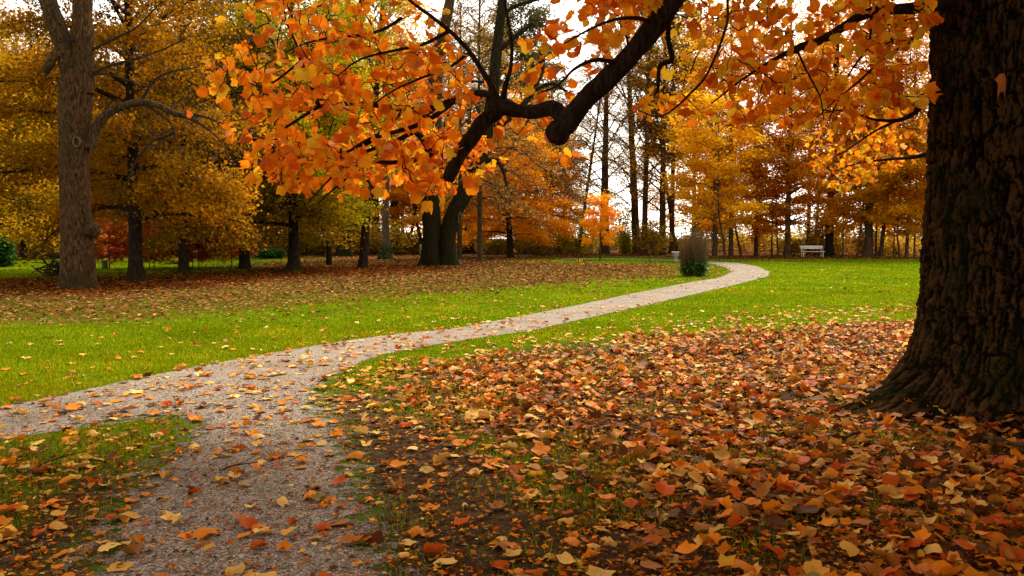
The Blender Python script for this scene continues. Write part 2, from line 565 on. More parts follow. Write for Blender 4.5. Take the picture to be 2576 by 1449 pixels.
def sheet(name, poly, z, mat, label=None):
    V = np.concatenate([poly, np.full((len(poly), 1), z)], 1)
    me = bpy.data.meshes.new(name)
    me.from_pydata(V.tolist(), [], [list(range(len(V)))])
    me.materials.append(mat)
    me.update()
    if me.polygons[0].normal.z < 0:
        me.flip_normals()
    return link(name, me, kind='structure')
# the near path is a fine sheet whose gravel thins out raggedly towards its edge
SOFT_EDGE = G((830, 960), (790, 1000), (812, 1060), (860, 1150), (920, 1300), (1000, 1500), (1040, 1800), (120, 1800), (190, 1480), (270, 1300), (370, 1170), (480, 1090), (470, 1050), (300, 1062), (300, 1075), (420, 1075), (400, 1110), (250, 1260), (120, 1449), (40, 1800), (1300, 1800), (1150, 1400), (960, 1100), (900, 980))
def path_grid(x0, x1, y0, y1, st, name, margin):
    xs, ys = np.arange(x0, x1 + st * .5, st), np.arange(y0, y1 + st * .5, st)
    X, Y = np.meshgrid(xs, ys)
    Q = np.stack([X.ravel(), Y.ravel()], 1)
    sd = poly_sdf(Q, PATH_NEAR)
    nxx = len(xs)
    ii, jj = np.meshgrid(np.arange(nxx - 1), np.arange(len(ys) - 1))
    k = (jj * nxx + ii).ravel()
    F = np.stack([k, k + 1, k + nxx + 1, k + nxx], 1)
    F = F[(sd[F] < margin).any(1)]
    used, inv = np.unique(F, return_inverse=True)
    soft = .07 + .42 * (1 - smooth(.0, .5, np.abs(poly_sdf(Q, SOFT_EDGE)))) * (Q[:, 1] < 11)
    V = np.concatenate([Q[used], np.full((len(used), 1), 0.006)], 1)
    link(name, make_mesh(name, V, [inv.reshape(F.shape)], M['gravel'], False, {'inside': ('F', -sd[used]), 'soft': ('F', soft[used])}), kind='structure')
path_grid(-8.5, 22.0, 2.6, 66.0, 0.13, "gravel_path", .6)
sheet("gravel_path", PATH_FAR, 0.006, M['gravel_far'])
PATH_ALL = [PATH_NEAR, PATH_FAR]
def on_path(P):
    return np.minimum(poly_sdf(P, PATH_NEAR), poly_sdf(P, PATH_FAR))

# ================================================================== GRASS AND GRAVEL STONES (uncountable)
TRUNK_C = np.array([4.42, 7.62])
def in_view(P, z=0.0, m=60):
    u, v = project(np.concatenate([P, np.full((len(P), 1), z)], 1))
    return (u > -m - 120) & (u < 2576 + m + 120) & (v < 1449 + 130)

def scatter(n, ylo, yhi, power=1.0, seed=1):
    """random ground points in the strip of ground in front of the camera"""
    r = np.random.default_rng(seed)
    y = ylo + (yhi - ylo) * r.random(n) ** power
    x = (r.random(n) * 2 - 1) * (y * 0.66 + 1.2)
    return np.stack([x, y], 1)

def grass_blades(P, h, w, seed):
    r = np.random.default_rng(seed)
    n = len(P)
    a = r.random(n) * 2 * math.pi
    lean = r.random(n) * 0.9 * h
    la = r.random(n) * 2 * math.pi
    d = np.stack([np.cos(a), np.sin(a), np.zeros(n)], 1) * (w / 2)[:, None]
    base = np.concatenate([P, np.zeros((n, 1))], 1)
    mid = base + np.stack([np.cos(la) * lean * .35, np.sin(la) * lean * .35, h * .6], 1)
    tip = base + np.stack([np.cos(la) * lean, np.sin(la) * lean, h], 1)
    V = np.stack([base - d, base + d, mid + d * .8, mid - d * .8, tip], 1).reshape(-1, 3)
    k = np.arange(n)[:, None] * 5
    return V, k + np.array([[0, 1, 2, 3]]), k + np.array([[3, 2, 4]])

def grass_density(P):
    d = np.ones(len(P))
    pd = on_path(P)
    d *= smooth(-0.05, 0.12, pd)
    lit = np.maximum(field(LITTER_ROW, 1.6, P), field(FLOOR_LEFT, .8, P) )
    d *= 1 - 0.86 * lit
    so = np.maximum(field(TULIP_DENSE, 1.4, P) * .97, field(WEDGE, .3, P) * .55)
    so = np.maximum(so, np.maximum(field(SOIL, .4, P), field(SOIL2, .3, P)) * .97)
    cl = fbm(np.concatenate([P * 1.7, np.zeros((len(P), 1))], 1), 3)
    so = np.clip(so + (0.5 - cl) * 1.6 * (so > .2), 0, 1)
    d *= (1 - so) ** 1.6
    return d

gv, gq, gt, gc, off = [], [], [], [], 0
for n, y0, y1, hh, ww, seed in ((170000, 3.4, 9, 0.034, 0.005, 21), (140000, 8, 15, 0.030, 0.009, 22), (95000, 13, 26, 0.028, 0.018, 23), (62000, 24, 62, 0.035, 0.05, 24)):
    P = scatter(n, y0, y1, 0.85, seed)
    P = P[in_view(P)]
    r = np.random.default_rng(seed + 50)
    P = P[r.random(len(P)) < grass_density(P)]
    cl = fbm(np.concatenate([P * .8, np.zeros((len(P), 1))], 1), 3)
    hgt = hh * (0.5 + r.random(len(P))) * (0.6 + .8 * cl)
    w = ww * (0.7 + .6 * r.random(len(P)))
    V, Q, T3 = grass_blades(P, hgt, w, seed + 90)
    gv.append(V); gq.append(Q + off); gt.append(T3 + off)
    off += len(V)
    m = r.random(len(P))
    g0, g1, g2 = np.array([.074, .118, .002]), np.array([.152, .212, .003]), np.array([.275, .285, .006])
    cc = np.where(m[:, None] < .5, g0 + (g1 - g0) * (m[:, None] * 2), g1 + (g2 - g1) * (m[:, None] * 2 - 1)) * (0.62 + .76 * cl[:, None]) * (1 + np.array([[.42, .14, .1]]) * smooth(.52, .70, fbm(np.concatenate([P * .45, np.full((len(P), 1), 7.7)], 1), 3))[:, None])
    gc.append(np.repeat(cc, 5, 0))
link("grass", make_mesh("grass", np.concatenate(gv), [np.concatenate(gq), np.concatenate(gt)], M['grass'], True,
     {'tint': ('COLOR', np.concatenate(gc))}), kind='stuff')

# loose stones on the near part of the path
P = scatter(60000, 3.4, 9.5, 1.25, 31)
P = P[in_view(P)]
P = P[(poly_sdf(P, PATH_NEAR) < 0.06 + 0.55 * (np.random.default_rng(5).random(len(P)) ** 3))]
r = np.random.default_rng(32)
n = len(P)
s = 0.003 + 0.005 * r.random(n) ** 2
octv = np.array([[1, 0, 0], [0, 1, 0], [-1, 0, 0], [0, -1, 0], [0, 0, .8], [0, 0, -.5]])
octf = np.array([[0, 1, 4], [1, 2, 4], [2, 3, 4], [3, 0, 4], [1, 0, 5], [2, 1, 5], [3, 2, 5], [0, 3, 5]])
a = r.random(n) * 6.28
V = octv[None] * (0.6 + .8 * r.random((n, 6, 1))) * s[:, None, None]
V = np.stack([V[..., 0] * np.cos(a)[:, None] - V[..., 1] * np.sin(a)[:, None], V[..., 0] * np.sin(a)[:, None] + V[..., 1] * np.cos(a)[:, None], V[..., 2]], 2)
V = V + np.stack([P[:, 0], P[:, 1], 0.007 + s * .3], 1)[:, None]
F = (np.arange(n)[:, None, None] * 6 + octf[None]).reshape(-1, 3)
tone = np.array([.22, .172, .130]) * (0.55 + 1.05 * r.random((n, 1))) * np.array([1, 1, 1]) * (0.92 + .16 * r.random((n, 3)))
M['stone'] = mat_leaf("path_stone", 'tint', 0.0, 0.8, 0.3, 0.0)
link("gravel", make_mesh("gravel", V.reshape(-1, 3), [F], M['stone'], False, {'tint': ('COLOR', np.repeat(tone, 6, 0))}), kind='stuff')

# ================================================================== LEAF SHAPES
def leaf_outline(var, r):
    half = np.array([(0, 0), (.14, -.05), (.32, -.01), (.51, .19), (.46, .35), (.42, .50), (.45, .66), (.38, .93), (.22, .90), (0, .85)])
    half = half * (1 + var * (r.random((10, 2)) - .5))
    half[0] = (0, 0); half[-1, 0] = 0
    left = half[1:-1][::-1] * [-1, 1] * (1 + var * .6 * (r.random((8, 2)) - .5))
    return np.concatenate([half, left])

def make_leaf_shape(seed, kind):
    """unit-size leaf, blade from the stalk at the origin along +Y; kind: flat, cupped, folded, curled"""
    r = np.random.default_rng(seed)
    o = leaf_outline(0.27, r)
    n = len(o)
    c = np.array([0, .42])
    V2 = np.concatenate([[c], c + (o - c) * .55, o])
    i = np.arange(n); j = (i + 1) % n
    F = np.concatenate([np.stack([np.zeros(n, int), 1 + i, 1 + j], 1),
                        np.stack([1 + i, 1 + n + i, 1 + n + j], 1), np.stack([1 + i, 1 + n + j, 1 + j], 1)])
    x, y = V2[:, 0], V2[:, 1]
    z = 0.05 * np.sin(5 * x + r.random() * 6) + 0.05 * np.sin(6 * y + r.random() * 6)
    if kind == 'flat':
        z = z + .10 * x * x + .16 * np.abs(x)
        X, Y = x, y
    elif kind == 'cupped':
        k = .55 + .4 * r.random()
        z = z + k * x * x + .35 * (y - .4) ** 2
        X, Y = x * .93, y
    elif kind == 'folded':
        k = .5 + .5 * r.random()
        z = z + k * np.abs(x); X, Y = x * .8, y
    else:
        R = .20 + .12 * r.random()
        b = r.random() * 1.2 - .6
        s = x * math.cos(b) + (y - .42) * math.sin(b); q = -x * math.sin(b) + (y - .42) * math.cos(b)
        ang = s / R * .75
        s2 = R * np.sin(ang); z = z + R * (1 - np.cos(ang))
        X = s2 * math.cos(b) - q * math.sin(b); Y = s2 * math.sin(b) + q * math.cos(b) + .42
    V = np.stack([X, Y, z], 1)
    # stalk
    st = np.array([[-.012, 0, 0], [.012, 0, 0], [.05, -.42, -.02], [.03, -.43, -.02]])
    st[:, 2] += V[1 + n][2]
    V = np.concatenate([V, st])
    k = 1 + 2 * n
    F = np.concatenate([F, [[k, k + 1, k + 2], [k, k + 2, k + 3]]])
    return V, F

SHAPE_KINDS = ['flat', 'cupped', 'folded', 'curled']
SHAPES = [(k, *make_leaf_shape(100 + 7 * q + 31 * s, k)) for q, k in enumerate(SHAPE_KINDS) for s in range(5)]
def coarse(V, F):
    """the same leaf without its inner ring, for leaves that show small"""
    n = (len(V) - 5) // 2
    i = np.arange(n)
    return np.concatenate([V[:1], V[1 + n:1 + 2 * n]]), np.stack([np.zeros(n, int), 1 + i, 1 + (i + 1) % n], 1)
SHAPES_LOW = [coarse(V, F) for _, V, F in SHAPES]
HANG_SHAPES = [make_leaf_shape(400 + s, k) for s, k in enumerate(['flat', 'flat', 'cupped', 'cupped', 'folded', 'flat', 'cupped', 'folded'])]

def rot_frames(axis_y, up):
    y = axis_y / (np.linalg.norm(axis_y, axis=1)[:, None] + 1e-9)
    x = np.cross(y, up); x /= np.linalg.norm(x, axis=1)[:, None] + 1e-9
    z = np.cross(x, y)
    return np.stack([x, y, z], 2)          # columns

def instance_mesh(shapes, which, pos, R, size, tint):
    Vs, Fs, Cs, off = [], [], [], 0
    for k, sh in enumerate(shapes):
        sel = np.nonzero(which == k)[0]
        if not len(sel): continue
        V, F = sh[-2], sh[-1]
        W = np.einsum('nij,vj->nvi', R[sel], V) * size[sel][:, None, None] + pos[sel][:, None]
        Vs.append(W.reshape(-1, 3))
        Fs.append((np.arange(len(sel))[:, None, None] * len(V) + F[None] + off).reshape(-1, 3))
        Cs.append(np.repeat(tint[sel], len(V), 0))
        off += len(sel) * len(V)
    return np.concatenate(Vs), np.concatenate(Fs), np.concatenate(Cs)

# ================================================================== TREES
def trunk_mb(r, H, lean=(0, 0), seed=0, flare=0.5, sides=14, roots=5, rootlen=0.5, wob=0.06, taper=0.72, bend=None):
    """tapered trunk with a flared, rooted foot; returns builder and its centre line function"""
    q = np.random.default_rng(seed)
    zs = np.concatenate([[-0.15, 0.0, 0.06, .14, .25, .4, .6, .9, 1.3], np.linspace(1.8, H, max(6, int(H / 1.2)))])
    zs = zs[zs <= H]
    ph = q.random(4) * 6.28
    def centre(z):
        z = np.asarray(z, float)
        k = z / H
        x = lean[0] * k + wob * r * 4 * np.sin(k * 7 + ph[0]) * k
        y = lean[1] * k + wob * r * 4 * np.sin(k * 6 + ph[1]) * k
        if bend is not None:
            x = x + np.interp(z, bend[0], bend[1])
        return np.stack([x, y, z], -1)
    th = np.arange(sides) * 2 * math.pi / sides
    rings = []
    rp = q.random() * 6.28
    for z in zs:
        base = r * (1 - taper * max(z, 0) / H)
        fl = math.exp(-max(z, 0) / (0.55 * max(r, .15) + .12))
        mod = 1 + flare * fl * (1 + rootlen * np.cos(roots * th + rp) + .4 * np.cos(2 * th + ph[2])) + 0.05 * np.sin(3 * th + z * 1.7 + ph[3])
        ctr = centre(z)
        rings.append(np.stack([ctr[0] + base * mod * np.cos(th), ctr[1] + base * mod * np.sin(th), np.full(sides, z)], 1))
    mb = MB()
    i = np.arange(sides); j = (i + 1) % sides
    F = np.concatenate([np.stack([k * sides + i, k * sides + j, (k + 1) * sides + j, (k + 1) * sides + i], 1) for k in range(len(zs) - 1)])
    mb.add(np.concatenate(rings), F)
    return mb, centre

def leaf_quads(pos, size, q, flat=0.5, droop=0.25):
    n = len(pos)
    a = q.random(n) * 2 * math.pi
    ax = np.stack([np.cos(a), np.sin(a), -droop + 0.5 * q.normal(size=n) * flat], 1)
    up = np.stack([q.normal(size=n) * flat, q.normal(size=n) * flat, np.ones(n)], 1)
    R = rot_frames(ax, up)
    s = size * (0.6 + .8 * q.random(n))
    sh = np.array([[0, -.5, 0], [.34, .02, .06], [0, .55, -.05], [-.34, .02, .06]])
    V = np.einsum('nij,vj->nvi', R, sh) * s[:, None, None] + pos[:, None]
    F = np.arange(n)[:, None] * 4 + np.arange(4)[None]
    return V.reshape(-1, 3), F

def crown_proto(seed, H, base, R, n, leaf, nl=26, el=(0.1, 1.0), droop=0.25, spread=(0.30, 0.10), prof='round', subs=1.3, flat=.45, limb_r=.05, twig=0.012, min_s=.25):
    q = np.random.default_rng(seed)
    limbs = MB()
    P, Wt, Cl = [], [], []
    for i in range(nl):
        t = ((i + .5) / nl) ** .92
        z0 = base + t * (H * .95 - base)
        az = i * 2.39996 + q.normal() * .35
        if prof == 'round':
            L = R * (0.22 + .85 * math.sqrt(max(0, 1 - t)) * (0.8 + .35 * math.sin(math.pi * min(1, t * 1.4))))
        elif prof == 'cone':
            L = R * (1.05 - t)
        else:
            L = R * (.35 + .65 * math.sin(math.pi * (0.12 + .85 * t)))
        L *= .75 + .45 * q.random()
        e = el[0] + (el[1] - el[0]) * t + q.normal() * .08
        m = 7
        s = np.linspace(0, 1, m)
        wig = np.cumsum(q.normal(size=(m, 3)) * .045 * L, 0) * s[:, None]
        hd = np.array([math.cos(az), math.sin(az)])
        pts = np.stack([hd[0] * s * L * math.cos(e), hd[1] * s * L * math.cos(e), z0 + s * L * math.sin(e) - droop * L * s * s], 1) + wig * [1, 1, .6]
        r0 = (limb_r + .010 * L) * (1 - .45 * t)
        limbs.tube(pts, r0 * (1 - .8 * s), 6, False)
        nsub = max(4, int(subs * L * 1.6))
        for k in range(nsub):
            f = min_s + (1 - min_s) * (k + q.random()) / nsub
            a = np.array([np.interp(f, s, pts[:, c]) for c in range(3)])
            sg = 1 if k % 2 else -1
            aa = az + sg * (0.5 + .5 * q.random()) * (1 - .4 * f)
            l = (.42 * L * (1.15 - f) + .55) * (.7 + .6 * q.random())
            ss = np.linspace(0, 1, 4)
            ee = e * .5 + q.normal() * .18
            sp = np.stack([a[0] + np.cos(aa) * ss * l, a[1] + np.sin(aa) * ss * l, a[2] + ss * l * math.sin(ee) - droop * .7 * l * ss * ss], 1)
            sp[1:] += q.normal(size=(3, 3)) * .05 * l
            limbs.tube(sp, twig * 1.6 * (1 - .75 * ss), 4, False)
            P.append(sp); Wt.append(l * (1.15 - .75 * t)); Cl.append(q.random())
    W = np.array(Wt) / np.sum(Wt)
    which = q.choice(len(P), n, p=W)
    f = q.random(n) ** .8
    A = np.stack(P)                                             # (k,4,3)
    idx = np.minimum((f * 3).astype(int), 2)
    fr = f * 3 - idx
    pos = A[which, idx] * (1 - fr)[:, None] + A[which, idx + 1] * fr[:, None]
    pos = pos + q.normal(size=(n, 3)) * [spread[0], spread[0], spread[1]]
    V, F = leaf_quads(pos, leaf, q, flat)
    mixv = np.clip(.40 * q.random(n) + .72 * np.array(Cl)[which] - .06, 0, 1)
    return dict(limbs=limbs.data(), crown=(V, F, np.repeat(mixv, 4)), H=H, pos=pos)

PROTO = {}
PROTO['broad'] = crown_proto(11, 17, 1.9, 6.4, 58000, .16, nl=46, el=(.16, 1.1), droop=.34, spread=(.38, .20), flat=.8, min_s=.06)
PROTO['broad_two'] = crown_proto(12, 18, 2.1, 6.2, 58000, .16, nl=48, el=(.18, 1.15), droop=.38, spread=(.38, .20), flat=.8, min_s=.06)
PROTO['edge'] = crown_proto(13, 23, 2.8, 5.2, 17000, .19, nl=46, el=(.40, 1.2), droop=.40, spread=(.46, .24), prof='oval', flat=.7)
PROTO['edge_two'] = crown_proto(14, 22, 3.6, 4.8, 15000, .19, nl=44, el=(.50, 1.25), droop=.42, spread=(.46, .26), prof='oval', flat=.7)
PROTO['high'] = crown_proto(15, 25, 7.0, 4.8, 15000, .20, nl=30, el=(.5, 1.2), droop=.3, spread=(.5, .3), prof='oval', flat=.7)
PROTO['young'] = crown_proto(16, 4.2, .8, 1.35, 7000, .13, nl=30, el=(.5, 1.2), droop=.1, spread=(.12, .10), limb_r=.010, twig=.005, prof='round', flat=.8)
PROTO['sapling'] = crown_proto(17, 2.7, .55, 1.5, 4200, .15, nl=20, el=(.3, 1.0), droop=.25, spread=(.14, .10), limb_r=.008, twig=.004, prof='oval', flat=.8)
PROTO['bare'] = crown_proto(18, 22, 3.0, 5.4, 9000, .14, nl=44, el=(.6, 1.3), droop=.05, spread=(.25, .2), prof='oval', subs=3.0, limb_r=.035, twig=.011)
PROTO['hanging'] = crown_proto(19, 17, 3.6, 5.0, 9000, .14, nl=40, el=(.35, 1.1), droop=.85, spread=(.25, .2), prof='oval', subs=3.0, limb_r=.03, twig=.010)
PROTO['pine'] = crown_proto(20, 26, 9.0, 4.0, 30000, .26, nl=40, el=(.1, .8), droop=.10, spread=(.36, .24), prof='oval', flat=1.0, subs=1.6)
PROTO['thin'] = crown_proto(21, 9, 1.8, 2.6, 9000, .18, nl=24, el=(.3, 1.0), droop=.25, spread=(.3, .14), prof='oval', limb_r=.018, twig=.006, flat=.7)
_mesh_cache = {}
def proto_meshes(kind, cmat, bmat):
    if kind not in _mesh_cache:
        p = PROTO[kind]
        _mesh_cache[kind] = (make_mesh("branches", *p['limbs'], M['bark_dark']),
                             make_mesh("crown", p['crown'][0], [p['crown'][1]], M['c_gold'], False, {'leafmix': ('F', p['crown'][2])}))
    return _mesh_cache[kind]

def set_mat(o, mat):
    o.material_slots[0].link = 'OBJECT'
    o.material_slots[0].material = mat

def tree(name, u, v, w, kind, H, cmat, bmat, label, group=None, lean=0.0, cs=1.0, flare=.45, rootlen=.5, seed=None, bend=None, loc=None, trunk_top=.93, cat='tree'):
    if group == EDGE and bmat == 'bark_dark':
        bmat = 'bark_brown'                  # lighter bark colour to offset the backlight at the wood edge
    g = ground_at(u, v) if loc is None else np.array([*loc, 0.0])
    dist = g[1]
    r = w * .5 * dist / FPX if loc is None else w
    seed = seed if seed is not None else int(u * 3 + v)
    q = np.random.default_rng(seed)
    root = thing(name, label, cat, tuple(g), group=group)
    lx = lean * dist / FPX
    mb, ctr = trunk_mb(r, H * trunk_top, (lx, 0), seed, flare, rootlen=rootlen, bend=bend, sides=14 if w > 14 else 10)
    build("trunk", mb, M[bmat], root)
    br, cr = proto_meshes(kind, cmat, bmat)
    k = H / PROTO[kind]['H']
    off = ctr(H * .45) * [1, 1, 0]
    a = q.random() * 6.28
    for nm, me, mt in (("branches", br, M[bmat]), ("crown", cr, M[cmat])):
        o = link(nm, me, root, tuple(off), 'stuff' if nm == 'branches' else None)
        o.rotation_euler = (0, 0, a)
        o.scale = (k * cs, k * cs, k)
        set_mat(o, mt)
    return root

ROW = "broad dark trunked trees in a row over the brown leaf litter"
EDGE = "trees along the wood edge behind the lawn"
DEEP = "trees standing in the wood behind the row"
SAP = "young red leaved trees on the strip of grass"
T = tree
# the row across the leaf litter
T('beech_tree', 342, 706, 34, 'broad', 16.5, 'c_umber', 'bark_dark', "dark trunk with widest root flare, first of the row beside the big grey tree", ROW, flare=.75, rootlen=.75, cs=.72)
T('beech_tree', 462, 686, 24, 'broad_two', 15.5, 'c_olive', 'bark_dark', "dark trunk second in the row, with a low root hump on its left", ROW, lean=10, flare=.6, cs=.9)
T('beech_tree', 615, 676, 26, 'broad', 15, 'c_olive', 'bark_dark', "dark trunk third in the row, even cone foot below low golden leaves", ROW, flare=.5)
T('beech_tree', 740, 681, 27, 'broad_two', 15.5, 'c_mossy', 'bark_dark', "broad footed trunk hung with low yellow-green foliage, fourth in the row", ROW, flare=.8, rootlen=.3, cs=.85)
T('slim_tree', 828, 668, 15, 'edge_two', 15, 'c_mossy', 'bark_dark', "slim straight dark trunk fifth in the row, just right of the yellow-green tree", ROW, flare=.2, cs=.8)
T('slim_tree', 912, 673, 23, 'high', 17, 'c_mossy', 'bark_dark', "bare dark trunk leaning right, last of the row before the thick twin trunk", ROW, lean=70, flare=.22, cs=.8)
# deeper left
T('beech_tree', 58, 648, 15, 'broad', 17, 'c_umber', 'bark_dark', "thicker of two far trunks between the laurel bush and the big grey tree", DEEP)
T('beech_tree', 95, 649, 12, 'broad_two', 17, 'c_umber', 'bark_dark', "thinner of two far trunks between the laurel bush and the big grey tree", DEEP)
T('beech_tree', -60, 655, 18, 'broad_two', 18, 'c_olive', 'bark_dark', "golden crown filling the corner above the dark green laurel bush", DEEP)
T('beech_tree', -190, 690, 26, 'broad', 16, 'c_olive', 'bark_dark', "low golden-brown foliage entering the view beside the laurel bush", ROW)
T('beech_tree', 205, 640, 15, 'broad', 19, 'c_umber', 'bark_dark', "far golden-brown crown seen directly behind the big grey tree", DEEP)
T('beech_tree', 420, 640, 14, 'broad_two', 20, 'c_olive', 'bark_dark', "far crown behind the red saplings between first and second row trunks", DEEP)
T('beech_tree', 540, 638, 14, 'edge', 21, 'c_umber', 'bark_dark', "far brown crown behind the gap between second and third row trunks", DEEP)
T('beech_tree', 651, 648, 23, 'edge', 20, 'c_olive', 'bark_brown', "brown trunk standing deep between third and fourth row trunks", DEEP, flare=.15)
T('slim_tree', 669, 638, 9, 'edge_two', 20, 'c_gold', 'bark_dark', "thin far trunk close behind the brown one between third and fourth row trunks", DEEP)
T('slim_tree', 779, 636, 14, 'broad', 17, 'c_mossy', 'bark_dark', "short dark trunk, leftmost of three deep behind the yellow-green tree", DEEP)
T('slim_tree', 797, 637, 12, 'edge_two', 19, 'c_gold', 'bark_dark', "middle one of three dark trunks deep behind the yellow-green tree", DEEP)
T('slim_tree', 814, 637, 8, 'edge', 19, 'c_gold', 'bark_dark', "thinnest of three dark trunks deep behind the yellow-green tree", DEEP)
T('old_tree', 866, 645, 36, 'high', 24, 'c_lime', 'bark_moss', "very wide mossy brown trunk just right of the slim straight trunk", DEEP, flare=.35, lean=-10)
T('slim_tree', 880, 641, 10, 'edge_two', 20, 'c_gold', 'bark_dark', "black trunk hugging the right side of the very wide mossy trunk", DEEP)
T('slim_tree', 945, 637, 22, 'edge', 19, 'c_gold', 'bark_dark', "stout black trunk between the leaning trunk and the pale ivy-footed trunk", DEEP)
pale = T('pale_tree', 971, 653, 19, 'high', 22, 'c_gold', 'bark_pale', "pale grey trunk with dark ivy round its foot, left of the twin trunk", DEEP, flare=.15)
T('old_tree', 993, 636, 24, 'edge', 21, 'c_orange', 'bark_moss', "mossy cone shaped trunk close behind the pale ivy-footed trunk", DEEP, flare=.6)
T('slim_tree', 1013, 635, 9, 'edge_two', 19, 'c_gold', 'bark_dark', "thin black trunk right of the mossy cone shaped trunk", DEEP)
# middle, right of the twin trunk
T('slim_tree', 1156, 651, 13, 'hanging', 19, 'c_sparse', 'bark_brown', "slim trunk rising close beside the leaning mossy stem of the twin tree", DEEP, flare=.1, lean=6)
T('slim_tree', 1207, 659, 14, 'hanging', 17, 'c_sparse', 'bark_brown', "straight brown trunk with bare hanging twigs, right of the twin trunk", DEEP, flare=.4)
T('beech_tree', 1285, 648, 17, 'broad', 12.5, 'c_orange', 'bark_dark', "low broad orange-gold tree on a short leaning dark trunk", DEEP, flare=.5, lean=-26)
T('beech_tree', 1180, 636, 26, 'broad_two', 15, 'c_orange', 'bark_dark', "wide dark trunk in orange foliage between slim trunk and straight brown trunk", DEEP)
T('beech_tree', 1328, 637, 20, 'broad_two', 15, 'c_gold', 'bark_dark', "thicker of two dark trunks side by side behind the low orange-gold tree", DEEP)
T('beech_tree', 1349, 637, 14, 'broad', 15, 'c_orange', 'bark_dark', "thinner of two dark trunks side by side behind the low orange-gold tree", DEEP)
T('slim_tree', 1387, 643, 12, 'hanging', 16, 'c_sparse', 'bark_brown', "brown trunk with sparse twiggy crown at the right of the orange-gold tree", DEEP, flare=.5)
T('slim_tree', 1455, 637, 10, 'hanging', 18, 'c_sparse', 'bark_brown', "thin bare trunk leaning right behind the bushy stems", EDGE, lean=60, flare=.15)
T('bare_tree', 1521, 638, 24, 'bare', 20, 'c_sparse', 'bark_dark', "dark bare tree with spreading level boughs directly behind the bright orange sapling", EDGE, flare=.2)
T('maple_sapling', 1510, 653, 4, 'young', 4.1, 'c_bright', 'bark_brown', "small bright orange tree alone on the far lawn", None, flare=.3, cs=.82)
# the tall group by the shrub
T('tall_tree', 1601, 637, 21, 'bare', 26, 'c_gold', 'bark_brown', "thickest of the tall straight trunks left of the shrub, leaning bare top", EDGE, lean=-30, flare=.25, cs=.8)
T('tall_tree', 1620, 641, 16, 'bare', 25, 'c_sparse', 'bark_brown', "tall clean trunk just right of the thickest straight trunk", EDGE, lean=10, flare=.45, cs=.7)
T('tall_tree', 1666, 641, 18, 'bare', 24, 'c_gold', 'bark_brown', "straight dark trunk with gold leaves, left of the slanting trunk by the urn", EDGE, flare=.2)
T('slim_tree', 1700, 636, 11, 'edge', 17, 'c_gold', 'bark_brown', "slanting mossy trunk rising behind the white stone urn", EDGE, lean=-60, flare=.1, cs=.8)
T('pine_tree', 1690, 637, 14, 'pine', 25, 'c_pine', 'bark_brown', "dull green pine crown against the white sky under the big bare limb", EDGE)
T('pine_tree', 1310, 633, 12, 'pine', 27, 'c_pine', 'bark_brown', "dull green pine crown behind the upper fork of the twin tree", EDGE)
T('slim_tree', 1798, 645, 13, 'edge', 20, 'c_gold', 'bark_brown', "mossy trunk close right of the twiggy shrub", EDGE, flare=.15)
T('slim_tree', 1824, 652, 6, 'thin', 11, 'c_gold', 'bark_dark', "thin crooked stem standing forward of the wood edge right of the shrub", EDGE, flare=.2, bend=([0, 1.2, 2.4, 3.4, 5, 11], [0, -.10, -.38, -.55, -.5, -.6]))
T('slim_tree', 1839, 644, 12, 'edge_two', 21, 'c_orange', 'bark_brown', "brown trunk just right of the thin crooked stem", EDGE, flare=.3, lean=-8)
T('slim_tree', 1864, 643, 6, 'thin', 10, 'c_orange', 'bark_dark', "thin stem leaning left among orange leaves", EDGE, lean=-60, flare=.3)
T('slim_tree', 1902, 643, 11, 'edge', 19, 'c_orange', 'bark_brown', "brown forked trunk midway between crooked stem and the bench", EDGE, flare=.2)
T('slim_tree', 1941, 644, 5, 'thin', 9, 'c_rust', 'bark_dark', "left one of two thin stems left of the bench", EDGE, flare=.2)
T('slim_tree', 1957, 644, 4, 'thin', 9, 'c_orange', 'bark_dark', "right one of two thin stems left of the bench", EDGE, flare=.2, lean=-14)
T('beech_tree', 1981, 645, 15, 'edge', 20, 'c_rust', 'bark_dark', "dark trunk with flared foot standing left of the white bench", EDGE, flare=.5)
T('slim_tree', 2033, 640, 11, 'edge_two', 21, 'c_rust', 'bark_brown', "brown trunk rising straight behind the middle of the white bench", EDGE, flare=.1)
T('slim_tree', 2049, 640, 9, 'edge_two', 20, 'c_orange', 'bark_dark', "dark trunk leaning right behind the white bench", EDGE, lean=26, flare=.1)
T('old_tree', 2085, 644, 21, 'high', 25, 'c_rust', 'bark_moss', "thick mossy grey-green trunk at the right end of the white bench", EDGE, flare=.35, lean=14)
T('slim_tree', 2120, 645, 4, 'thin', 9, 'c_gold', 'bark_dark', "thin stem next right of the thick mossy trunk by the bench", EDGE, flare=.2)
T('slim_tree', 2157, 646, 6, 'thin', 10, 'c_gold', 'bark_dark', "thin bent stem left of the widest cone footed trunk", EDGE, lean=30, flare=.2)
T('beech_tree', 2184, 646, 21, 'edge', 22, 'c_orange', 'bark_dark', "widest trunk with broad cone foot right of the bench", EDGE, flare=.7, rootlen=.2)
T('slim_tree', 2203, 645, 5, 'thin', 11, 'c_gold', 'bark_dark', "thin dark stem squeezed between cone footed trunk and leaning trunk", EDGE, flare=.2)
T('slim_tree', 2215, 646, 11, 'edge_two', 19, 'c_gold', 'bark_brown', "trunk leaning right beside the widest cone footed trunk", EDGE, lean=50, flare=.2)
T('slim_tree', 2248, 647, 4, 'thin', 11, 'c_gold', 'bark_brown', "very thin straight stem, first right of the leaning trunk", EDGE, flare=.1)
T('slim_tree', 2264, 647, 5, 'thin', 9, 'c_gold', 'bark_dark', "thin curved stem, second right of the leaning trunk", EDGE, flare=.2, bend=([0, 1.0, 2.4, 4, 9], [0, -.15, -.35, -.1, .3]))
